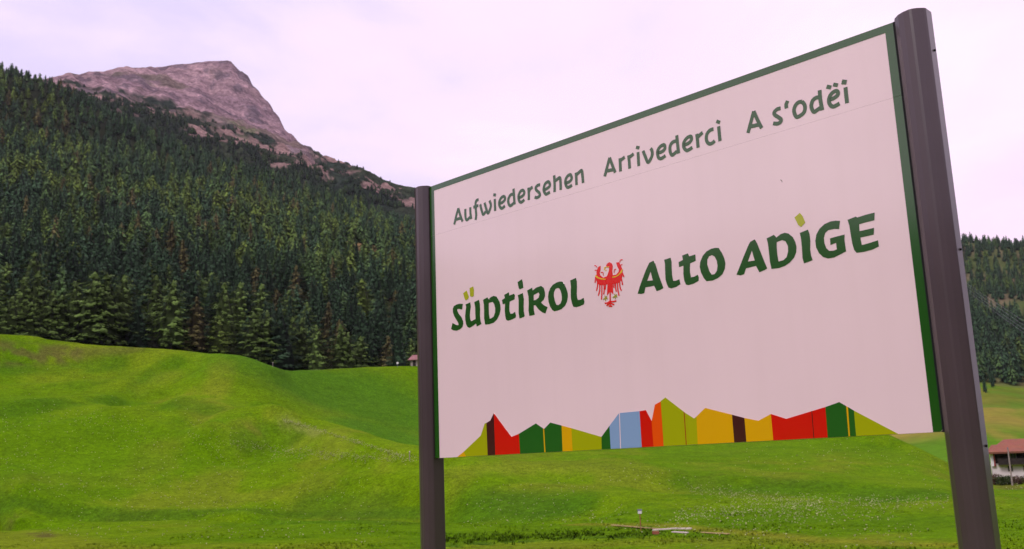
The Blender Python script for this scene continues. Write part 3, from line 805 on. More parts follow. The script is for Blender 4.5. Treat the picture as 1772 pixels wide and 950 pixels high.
# trees on the mountainside beyond the farm
n_try = 22000
ta = np.radians(rng.uniform(8, 44, n_try)); td = np.sqrt(rng.uniform(600 ** 2, 1440 ** 2, n_try))
tx, ty = td * np.sin(ta), td * np.cos(ta); tz = RH.h(tx, ty)
i0 = ((ta - RH.az[0]) / (RH.az[1] - RH.az[0])).astype(int)
rowT = RH.T[np.array([min(np.searchsorted(RH.D[:, i], d), len(RH.D) - 1) for i, d in zip(i0, td)]), i0]
dn = fbm(tx / 90 + 40, ty / 120 + 8, 3); dn2 = fbm(tx / 42 + 4, ty / 75 + 8, 3)
for k in range(len(tx)):
    if rowT[k] < 3.1 or rowT[k] > 6.1: continue
    dens = 1.0 if rowT[k] < 4.05 + .5 * dn2[k] else (.97 if dn2[k] > .445 else .12) if rowT[k] < 5.3 else 1.0
    if random.random() > dens: continue
    if not far_enough(tx[k], ty[k], 7.0): continue
    u = random.random()
    key = 'dark' if u < .7 else 'mid' if u < .95 else 'olive'
    h = random.uniform(13, 21) if rowT[k] < 4.4 else random.uniform(10, 16)
    cand.append((tx[k], ty[k], tz[k], h, key, random.uniform(1.0, 1.4), 'R'))

def to_px(x, y, z):
    v = Vector((x, y, z - EYE)); c = v.dot(CAM_F)
    return CX + FPX * v.dot(CAM_R) / c, CY - FPX * v.dot(CAM_U) / c
def visible_px(c):
    px, py = to_px(c[0], c[1], c[2] + c[3])
    return (-4 < px < 722 or 1668 < px < 1776)
order = sorted(range(len(cand)), key=lambda i: -cand[i][3] / math.hypot(cand[i][0], cand[i][1]) if visible_px(cand[i]) else 1)
N_IND = 300 - len(specials) - 4
indiv = set(order[:N_IND])
TONE = {'olive': 'olive green conifer', 'dark': 'dark green spruce', 'mid': 'mid green spruce', 'brown': 'brownish tinged conifer', 'light': 'yellowish green conifer'}
def forest_label(x, y, z, h, key, side):
    px, py = to_px(x, y, z + h)
    if side == 'R':
        return TONE[key] + (' at the foot of the far forest beyond the red roofed farmhouse' if py > 560 else ' on the upper far slope right of the sign')
    where = 'at the left edge of the photo' if px < 70 else 'above the left earth banks' if px < 150 else 'behind the broad olive trees' if px < 230 else 'above the middle of the meadow crest' if px < 310 else 'left of the path over the spur' if px < 390 else 'right of the path over the spur' if px < 470 else 'above the dip right of the spur' if px < 550 else 'above the middle of the grassy bowl' if px < 640 else 'beside the left sign post'
    return TONE[key] + (' low in the closed forest ' if py > 440 else ' halfway up the forest slope ' if py > 330 else ' high on the forest slope ') + where
LANDMARK = {186: 'broad olive tree with the bare stem', 128: 'rounded pale dome tree', 379: 'small fresh green tree', 712: 'tree behind the hut', 626: 'bright clump-shaped tree', 411: 'pale spire above the spur', 341: 'rusty brown tree'}
ORD = ['next', 'second', 'third', 'fourth', 'fifth', 'sixth', 'seventh', 'eighth', 'ninth', 'tenth', 'eleventh', 'twelfth', 'thirteenth', 'fourteenth']
_by = {}
for k, sp in enumerate(specials):
    if sp[6] is None:
        lm = min(LANDMARK, key=lambda q: abs(q - sp[7]))
        _by.setdefault((lm, sp[7] > lm), []).append((abs(sp[7] - lm), k))
for (lm, right_), lst in _by.items():
    for n_, (_, k) in enumerate(sorted(lst)):
        sp = specials[k]
        specials[k] = sp[:6] + ('%s, %s to the %s of the %s' % (TONE[sp[4]], ORD[n_], 'right' if right_ else 'left', LANDMARK[lm]),) + sp[7:]
FG, RG = 'conifers of the forest above the meadow', 'conifers on the slope beyond the farmhouse'
for (x, y, z, h, key, ws, lab, px) in specials:
    plant(x, y, z, h, key, ws, lab, FG)
for i in sorted(indiv):
    x, y, z, h, key, ws, side = cand[i]
    plant(x, y, z, h, key, ws, forest_label(x, y, z, h, key, side), FG if side == 'L' else RG)
for (px, py, d, h, lab) in ((1706, 685, 500, 9.2, 'nearer lone spruce on the pale field, beside the right sign post'), (1719, 675, 540, 8.9, 'lone spruce on the pale field, just right of the nearer one')):
    p = P(px, py, d)
    z = RH.h1(p.x, p.y)
    plant(p.x, p.y, z, h, 'dark', 1.05, lab, 'lone spruces on the pale field')

# the countless rest of the forest as one mass
def low_conifer(seed, tone, wid, n=120):
    g_ = np.random.default_rng(seed)
    t = g_.random(n) ** 1.25
    a = g_.random(n) * 2 * np.pi
    lump = .72 + .5 * fbm(a * 1.1 + seed, t * 5 + seed * 1.7, 2)
    prof = wid * (np.maximum(1.02 - t, .02)) ** .54 * lump * np.where(t < .08, .8, 1)
    r_ = prof * np.sqrt(g_.uniform(.25, 1, n))
    c = np.stack([r_ * np.cos(a), r_ * np.sin(a), .06 + .93 * t], 1)
    out_ = np.stack([np.cos(a), np.sin(a), -g_.uniform(.4, 1.3, n)], 1) * .85
    side = np.stack([-np.sin(a), np.cos(a), np.zeros(n)], 1)
    sz = (prof * g_.uniform(.34, .62, n) + .014)[:, None]
    p0 = c - out_ * sz * .55 + side * 0; p1 = c + out_ * sz * .55 + side * sz * g_.uniform(.25, .6, (n, 1)); p2 = c + out_ * sz * .45 - side * sz * g_.uniform(.25, .6, (n, 1))
    p0[:, 2] += (sz * .35)[:, 0]
    V = np.stack([p0, p1, p2], 1).reshape(-1, 3)
    V = np.concatenate([V, [[0, 0, 1.02], [wid * .13, 0, .86], [-wid * .10, wid * .1, .86], [0, 0, 1.02], [-wid * .1, wid * .1, .86], [0, -wid * .13, .86], [0, 0, 1.02], [0, -wid * .13, .86], [wid * .13, 0, .86]]])
    k = len(V) // 3
    C = np.repeat(np.asarray(tone)[None, :] * g_.uniform(.84, 1.18, (k, 1)), 3, 0)
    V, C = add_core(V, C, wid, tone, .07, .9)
    k = len(V) // 3
    return V, np.arange(3 * k).reshape(-1, 3), C, needle_normals(V, seed, wid)[:, :3]
LOW = {}
for key, tone_ in (('olive', T_OLIVE), ('dark', T_DARK), ('mid', T_MID), ('brown', T_BROWN), ('light', T_LIGHT)):
    LOW[key] = [low_conifer(900 + k, np.array(tone_) * 1.08, BASEW[key] * 1.28) for k in range(8)]
def forest_mass(name, items, label):
    VV, FF, CC, NN = [], [], [], []
    o = 0
    for (x, y, z, h, key, ws, side) in items:
        V, F, C, N = random.choice(LOW[key])
        a = random.random() * 6.28; c, s_ = math.cos(a), math.sin(a)
        W = np.empty_like(V)
        W[:, 0] = (V[:, 0] * c - V[:, 1] * s_) * h * ws + x
        W[:, 1] = (V[:, 0] * s_ + V[:, 1] * c) * h * ws + y
        W[:, 2] = V[:, 2] * h + z - .3
        VV.append(W); FF.append(F + o); o += len(V)
        cc = np.ones((len(V), 4)); cc[:, :3] = C * random.uniform(.78, 1.22); CC.append(cc)
        nn = np.ones((len(V), 4)); nn[:, 0] = N[:, 0] * c - N[:, 1] * s_; nn[:, 1] = N[:, 0] * s_ + N[:, 1] * c; nn[:, 2] = N[:, 2]; NN.append(nn)
    me = np_mesh(name, np.concatenate(VV), np.concatenate(FF), M_CROWN, {'tint': np.concatenate(CC), 'nrm': np.concatenate(NN)})
    return props(link(bpy.data.objects.new(name, me)), label, 'forest', kind='stuff')
forest_mass('forest', [c for i, c in enumerate(cand) if i not in indiv and c[6] == 'L'], 'dense dark conifer forest covering the slope below the peak')
forest_mass('far_forest', [c for i, c in enumerate(cand) if i not in indiv and c[6] == 'R'], 'patchy conifer forest on the far slope right of the sign')
# dwarf pines and scattered firs on the lower slope of the peak
items = []
n_try = 9000
ta = np.radians(rng.uniform(-33, 8, n_try)); td = rng.uniform(1240, 1700, n_try)
tx, ty = td * np.sin(ta), td * np.cos(ta); tz = PK.h(tx, ty)
i0 = ((ta - PK.az[0]) / (PK.az[1] - PK.az[0])).astype(int)
jj = np.array([min(np.searchsorted(PK.D[:, i], d), len(PK.D) - 1) for i, d in zip(i0, td)])
vv = veg[jj, i0]; rr = rock_in[jj, i0]; TT = PK.T[jj, i0]
for k in range(n_try):
    if vv[k] < .6 or rr[k] > .4 or TT[k] > 4.0: continue
    if random.random() > np.clip(1.25 - .45 * TT[k], .12, 1): continue
    items.append((tx[k], ty[k], tz[k], random.uniform(4, 9) * (1.3 if TT[k] < 1.5 else .8), random.choice(('dark', 'dark', 'mid')), random.uniform(1.3, 2.4), 'P'))
forest_mass('dwarf_pines', items, 'dark dwarf pines scattered on the slope under the rocky peak')

# ------------------------------------------------------------------ the border sign
LOGO=[('g',[[(256.9,834.0),(248.9,803.1),(226.2,810.7),(210.1,811.7),(208.4,803.3),(220.5,783.1),(242.7,761.6),(254.5,738.5),(255.7,723.0),(248.7,705.6),(228.7,695.9),(198.6,691.1),(171.1,697.1),(153.7,707.0),(167.0,739.3),(181.6,731.2),(199.8,722.7),(215.8,719.7),(218.4,726.4),(207.5,743.2),(183.2,774.3),(172.4,797.5),(172.2,817.7),(180.7,832.1),(204.2,838.0),(229.6,838.9)]]),('g',[[(279.5,827.6),(318.1,833.6),(321.7,811.7),(316.3,788.1),(311.7,764.3),(313.5,742.8),(320.5,728.2),(338.5,730.3),(357.3,735.4),(357.7,764.1),(357.8,797.4),(351.6,830.2),(389.6,837.6),(395.2,813.2),(396.1,782.9),(393.6,747.0),(396.8,719.5),(403.5,702.1),(365.7,693.5),(361.2,710.7),(337.3,701.7),(307.9,693.4),(290.2,700.3),(279.5,716.9),(274.5,738.9),(273.7,763.4),(279.4,793.3),(284.7,810.9)]]),('l',[[(262.4,892.8),(291.6,903.7),(308.2,865.8),(301.0,854.6),(282.6,849.6),(273.9,858.6)]]),('l',[[(316.0,913.7),(346.4,918.1),(351.2,895.9),(348.6,864.2),(332.8,862.0),(319.5,867.1)]]),('g',[[(422.4,831.9),(457.6,840.7),(467.0,827.3),(483.4,837.7),(507.2,841.0),(528.2,833.9),(546.3,811.9),(555.5,783.9),(555.6,760.2),(546.7,734.9),(526.6,711.1),(500.4,696.8),(466.0,693.0),(432.4,695.4),(426.6,730.5),(428.4,772.2),(427.7,805.4)],[(467.0,808.7),(497.2,810.2),(509.3,795.0),(515.9,771.8),(513.5,748.4),(501.9,729.2),(484.5,722.7),(469.4,721.7),(465.1,749.2),(464.9,782.1)]]),('g',[[(587.5,833.9),(623.5,842.5),(626.7,824.4),(662.0,828.9),(667.6,818.7),(663.7,798.8),(627.1,792.5),(623.9,769.6),(622.6,743.4),(629.9,726.3),(646.4,725.5),(665.2,732.1),(670.2,710.5),(665.6,701.0),(636.6,694.8),(607.6,692.8),(595.5,700.3),(590.3,721.5),(588.4,751.1),(592.8,787.3),(574.7,785.5),(569.5,808.5),(593.0,816.8)]]),('g',[[(690.0,816.7),(726.8,822.7),(733.0,788.4),(729.2,754.3),(728.8,725.5),(734.3,700.3),(724.0,696.0),(695.6,693.2),(691.1,722.1),(693.7,771.1),(694.8,791.3)]]),('g',[[(691.7,886.7),(724.8,896.7),(729.1,879.1),(732.3,849.5),(703.8,845.8),(698.2,854.9)]]),('g',[[(759.4,830.7),(795.8,840.3),(798.9,824.5),(823.1,835.1),(860.5,839.2),(877.3,826.5),(885.5,802.5),(884.4,782.8),(873.6,764.6),(853.7,754.8),(872.1,737.9),(898.9,723.6),(882.1,693.3),(862.2,701.1),(836.1,720.4),(814.1,746.3),(801.6,746.7),(801.7,721.0),(806.7,697.5),(767.9,696.3),(763.6,726.4),(767.5,760.3),(767.6,797.7)],[(804.6,800.7),(841.2,808.8),(846.4,797.1),(839.6,781.0),(819.6,772.6),(803.0,772.2)]]),('g',[[(1008.8,837.1),(1020.9,821.6),(1033.6,795.8),(1040.2,773.2),(1039.5,753.9),(1032.4,731.3),(1016.8,712.1),(993.0,700.4),(969.5,696.2),(943.2,696.2),(930.5,704.9),(916.9,724.3),(908.0,749.7),(905.9,774.1),(910.9,797.5),(924.0,817.4),(942.6,832.0),(969.6,839.7),(990.1,840.8)],[(976.6,810.9),(986.5,805.4),(996.8,784.2),(1000.3,762.0),(998.7,744.9),(989.0,729.1),(974.1,723.0),(959.7,726.8),(950.7,747.7),(945.0,774.7),(947.7,794.0),(958.9,808.6)]]),('g',[[(1061.3,834.5),(1099.3,841.2),(1103.7,823.3),(1103.2,793.4),(1099.7,761.9),(1101.1,740.3),(1105.9,728.9),(1122.7,728.6),(1142.6,734.1),(1146.8,714.4),(1143.3,703.3),(1117.8,697.4),(1092.5,695.8),(1073.1,700.7),(1065.7,717.8),(1060.3,744.3),(1060.1,772.2),(1064.2,803.9)]]),('g',[[(1578.3,842.4),(1587.7,827.6),(1602.8,770.8),(1623.9,708.3),(1610.4,702.9),(1585.5,698.8),(1573.5,726.5),(1549.6,726.0),(1522.9,727.0),(1514.1,700.6),(1497.1,699.7),(1476.4,703.7),(1489.5,732.3),(1509.2,767.4),(1532.6,807.2),(1555.2,837.5)],[(1558.5,796.0),(1568.3,752.2),(1535.2,755.0)]]),('g',[[(1639.3,836.0),(1675.2,839.0),(1679.1,819.5),(1677.3,787.7),(1677.1,758.4),(1680.6,731.2),(1696.4,729.1),(1714.8,733.0),(1718.6,710.4),(1694.0,701.1),(1668.3,699.1),(1652.7,705.0),(1646.0,720.8),(1639.7,743.2),(1640.3,780.7),(1642.5,815.3)]]),('g',[[(1739.3,837.5),(1771.0,841.7),(1776.2,827.0),(1809.6,829.6),(1809.2,801.1),(1778.7,795.3),(1775.6,775.9),(1774.5,753.7),(1777.6,731.3),(1796.6,731.3),(1814.6,737.0),(1818.6,724.0),(1816.5,709.5),(1791.0,701.4),(1761.5,699.2),(1748.6,703.3),(1741.3,721.9),(1738.9,752.2),(1742.8,791.6),(1718.6,788.3),(1717.6,811.1),(1742.0,816.8)]]),('g',[[(1932.1,836.4),(1946.6,811.7),(1956.7,785.5),(1960.2,763.1),(1955.3,739.8),(1940.7,718.1),(1917.2,705.1),(1888.5,699.0),(1857.4,700.9),(1844.6,717.2),(1832.5,743.8),(1828.4,769.2),(1832.4,790.7),(1847.6,815.2),(1869.2,832.2),(1895.6,839.6),(1915.5,839.5)],[(1895.9,811.3),(1909.2,801.5),(1918.5,780.3),(1919.8,758.1),(1914.5,737.1),(1902.1,724.7),(1886.6,724.8),(1875.5,743.8),(1867.5,774.6),(1870.3,796.3),(1880.0,809.2)]]),('g',[[(2113.0,839.1),(2122.7,818.7),(2134.9,779.6),(2148.2,738.1),(2158.9,706.3),(2147.5,701.8),(2120.9,696.0),(2107.8,725.7),(2085.7,725.1),(2058.9,723.7),(2047.7,700.5),(2029.6,698.3),(2010.6,704.2),(2026.7,730.6),(2051.8,773.9),(2076.6,814.3),(2090.2,832.9)],[(2094.5,795.1),(2104.2,749.1),(2070.4,750.7)]]),('g',[[(2169.1,832.0),(2204.4,840.7),(2214.4,827.0),(2235.2,837.2),(2255.1,839.6),(2271.2,832.6),(2288.7,813.7),(2297.5,792.8),(2300.9,771.7),(2297.2,749.5),(2285.4,728.8),(2264.4,712.2),(2241.1,702.3),(2212.7,698.3),(2178.9,700.3),(2174.8,730.7),(2174.4,769.7),(2172.8,811.7)],[(2213.3,807.8),(2238.3,812.0),(2254.3,803.7),(2263.2,781.4),(2261.7,758.7),(2253.1,737.2),(2238.1,727.1),(2214.0,725.0),(2211.4,755.1),(2211.7,786.1)]]),('g',[[(2321.5,825.0),(2358.3,831.6),(2363.5,811.6),(2364.0,783.7),(2359.6,749.2),(2360.9,723.9),(2365.5,704.2),(2327.2,697.8),(2322.8,720.7),(2324.6,763.4),(2324.5,801.5)]]),('l',[[(2304.7,893.9),(2330.1,907.7),(2340.8,892.6),(2349.9,862.6),(2329.4,848.9),(2318.1,858.9)]]),('g',[[(2498.0,839.1),(2490.6,807.2),(2470.6,812.5),(2444.5,812.3),(2430.4,803.2),(2423.2,784.6),(2423.4,762.1),(2429.0,741.2),(2440.6,727.8),(2458.5,725.7),(2473.0,727.9),(2472.1,755.2),(2448.3,751.1),(2449.0,777.1),(2479.9,779.7),(2510.8,780.9),(2508.3,758.1),(2509.7,713.7),(2484.7,706.1),(2458.2,698.7),(2432.2,698.9),(2412.3,708.2),(2395.9,727.4),(2386.6,751.7),(2385.5,779.5),(2393.6,805.5),(2409.0,825.1),(2431.7,839.2),(2458.5,844.9),(2479.1,843.6)]]),('g',[[(2529.6,836.2),(2564.4,842.3),(2570.1,837.4),(2605.3,840.9),(2641.0,841.7),(2636.5,812.4),(2604.5,811.9),(2574.5,809.6),(2572.6,782.0),(2601.2,782.2),(2631.9,783.2),(2627.8,757.6),(2600.8,756.9),(2573.0,756.4),(2576.2,725.5),(2607.3,727.9),(2641.8,732.0),(2642.7,708.0),(2616.5,701.0),(2581.8,698.3),(2552.2,699.7),(2543.6,712.2),(2538.9,737.5),(2536.4,772.1),(2534.5,811.8)]])]
EAGLE_POLY=[('r',[(1298.0,816.7),(1311.0,838.4),(1314.0,854.3),(1295.8,866.4),(1302.3,877.2),(1317.9,882.0),(1332.4,873.4),(1337.2,860.7),(1332.8,837.6),(1333.8,815.2),(1354.4,814.7),(1370.2,825.3),(1372.9,836.7),(1364.7,852.9),(1358.8,873.2),(1377.3,871.4),(1387.0,851.9),(1394.9,832.9),(1394.2,809.4),(1385.7,784.4),(1366.3,772.9),(1330.7,772.7),(1298.9,776.4),(1260.8,778.0),(1238.4,787.6),(1230.0,807.0),(1225.5,825.8),(1234.0,836.5),(1234.5,854.5),(1248.2,871.7),(1261.8,873.9),(1260.6,856.0),(1253.6,839.2),(1258.5,826.3),(1274.8,813.1)]),('r',[(1299.4,783.7),(1331.2,778.6),(1330.8,722.6),(1314.9,736.8),(1312.0,696.0),(1306.4,696.8),(1309.3,737.7),(1291.2,722.7)]),('y',[(1228.1,834.4),(1244.6,821.1),(1263.2,812.0),(1289.5,804.7),(1288.5,801.0),(1259.1,807.6),(1236.6,817.4),(1224.9,827.4)]),('y',[(1331.4,808.2),(1353.9,807.4),(1377.1,818.2),(1391.2,833.5),(1398.4,830.8),(1390.1,819.0),(1368.9,807.8),(1349.8,802.7),(1331.1,803.8)]),('y',[(1312.7,862.0),(1316.1,856.9),(1293.5,860.8),(1287.2,852.9),(1298.2,845.9),(1292.3,844.0),(1281.5,852.4),(1286.1,863.6)])]
EAGLE_STROKE=[('r',7,[(1227.4,825.5),(1221.5,796.4)]),('r',7,[(1237.5,802.8),(1235.8,779.0),(1227.7,756.4)]),('r',7,[(1250.0,788.7),(1248.7,759.0),(1238.2,730.8)]),('r',7,[(1263.3,786.6),(1261.2,745.2),(1255.9,708.8)]),('r',7,[(1276.6,784.5),(1276.2,751.8),(1270.9,731.8)]),('r',7,[(1287.4,785.7),(1282.8,753.7)]),('r',7,[(1393.6,815.4),(1401.3,795.9)]),('r',7,[(1384.5,793.4),(1391.1,758.6)]),('r',7,[(1374.5,783.3),(1373.9,751.1),(1381.8,732.3)]),('r',7,[(1361.2,779.6),(1360.2,741.5),(1365.4,711.4)]),('r',7,[(1348.0,778.8),(1347.7,749.4),(1350.3,732.8)]),('r',7,[(1338.8,780.3),(1336.9,754.0)]),('r',7,[(1311.9,731.4),(1308.0,667.1)]),('r',7,[(1309.9,693.3),(1292.4,687.1),(1275.4,688.1)]),('r',7,[(1309.8,691.9),(1326.4,688.5),(1347.0,689.3)]),('r',7,[(1309.2,684.6),(1291.8,678.3),(1286.8,672.5)]),('r',7,[(1309.2,684.6),(1325.5,676.3),(1333.5,673.1)]),('r',7,[(1298.1,670.9),(1320.4,667.7)]),('r',4,[(1223.6,882.1),(1233.1,878.9),(1238.4,870.4)]),('r',4,[(1223.9,857.8),(1235.5,856.7)]),('r',4,[(1261.4,840.8),(1274.7,838.6),(1275.6,823.5)]),('r',4,[(1381.0,870.7),(1387.3,880.0),(1400.2,879.1)]),('r',4,[(1387.2,854.8),(1396.7,857.6)]),('r',4,[(1344.0,825.3),(1345.7,838.4),(1356.4,841.0)]),('o',5,[(1281.0,712.4),(1295.0,707.4)]),('o',5,[(1281.0,712.4),(1280.0,725.0)]),('o',5,[(1281.0,712.4),(1266.2,708.1)]),('o',5,[(1281.0,712.4),(1281.9,699.0)]),('o',5,[(1281.0,712.4),(1292.9,719.5)]),('o',5,[(1341.3,712.2),(1355.1,707.1)]),('o',5,[(1341.3,712.2),(1340.3,724.6)]),('o',5,[(1341.3,712.2),(1326.7,707.9)]),('o',5,[(1341.3,712.2),(1342.2,698.8)]),('o',5,[(1341.3,712.2),(1353.0,719.2)])]
STRIPES=[('orange',[(179.2,4.0),(233.6,27.1),(250.5,4.0)]),('lime',[(233.6,27.1),(372.4,106.0),(405.8,168.0),(419.1,170.0),(421.3,4.0),(250.5,4.0)]),('maroon',[(419.1,170.0),(449.9,180.5),(478.7,217.5),(480.2,4.0),(421.3,4.0)]),('red',[(478.7,217.5),(604.7,87.9),(659.7,100.4),(663.6,4.0),(480.2,4.0)]),('green',[(659.7,100.4),(783.3,146.1),(832.6,118.7),(834.4,4.0),(663.6,4.0)]),('yellow',[(832.6,118.7),(839.7,116.4),(842.4,4.0),(834.4,4.0)]),('green',[(839.7,116.4),(883.5,144.8),(958.9,125.8),(957.6,4.0),(842.4,4.0)]),('yellow',[(958.9,125.8),(1022.5,109.7),(1023.6,4.0),(957.6,4.0)]),('lime',[(1022.5,109.7),(1209.7,58.7),(1207.5,4.0),(1023.6,4.0)]),('green',[(1209.7,58.7),(1262.8,107.4),(1262.5,4.0),(1207.5,4.0)]),('blue',[(1262.8,107.4),(1322.6,161.1),(1318.1,4.0),(1262.5,4.0)]),('blue',[(1329.0,162.5),(1444.8,163.2),(1445.1,4.0),(1324.3,4.0)]),('red',[(1444.8,163.2),(1480.9,165.5),(1510.1,113.9),(1511.5,4.0),(1445.1,4.0)]),('orange',[(1510.1,113.9),(1534.3,186.4),(1568.1,198.5),(1567.3,4.0),(1511.5,4.0)]),('lime',[(1568.1,200.4),(1594.5,213.9),(1687.9,145.3),(1687.5,4.0),(1568.3,4.0)]),('rust',[(1687.9,145.3),(1693.3,140.9),(1692.3,4.0),(1687.5,4.0)]),('lime',[(1693.3,140.9),(1740.9,111.8),(1753.1,119.7),(1749.7,4.0),(1692.3,4.0)]),('yellow',[(1753.1,119.7),(1801.4,153.3),(1932.9,116.0),(1933.1,4.0),(1749.7,4.0)]),('maroon',[(1932.9,116.0),(1991.5,98.6),(1992.0,4.0),(1933.1,4.0)]),('yellow',[(1991.5,98.6),(2056.8,83.4),(2116.9,107.1),(2117.5,4.0),(1992.0,4.0)]),('red',[(2116.9,107.1),(2184.2,83.1),(2297.5,106.1),(2295.3,4.0),(2117.5,4.0)]),('maroon',[(2297.5,106.1),(2300.7,106.6),(2298.4,4.0),(2295.3,4.0)]),('red',[(2300.7,106.6),(2358.1,118.3),(2355.6,4.0),(2298.4,4.0)]),('green',[(2358.1,118.3),(2417.7,133.1),(2444.4,115.8),(2441.6,4.0),(2355.6,4.0)]),('yellow',[(2444.4,115.8),(2451.4,111.8),(2447.5,4.0),(2441.6,4.0)]),('green',[(2451.4,111.8),(2474.1,96.4),(2471.9,4.0),(2447.5,4.0)]),('lime',[(2474.1,96.4),(2635.6,4.0),(2471.9,4.0)])]
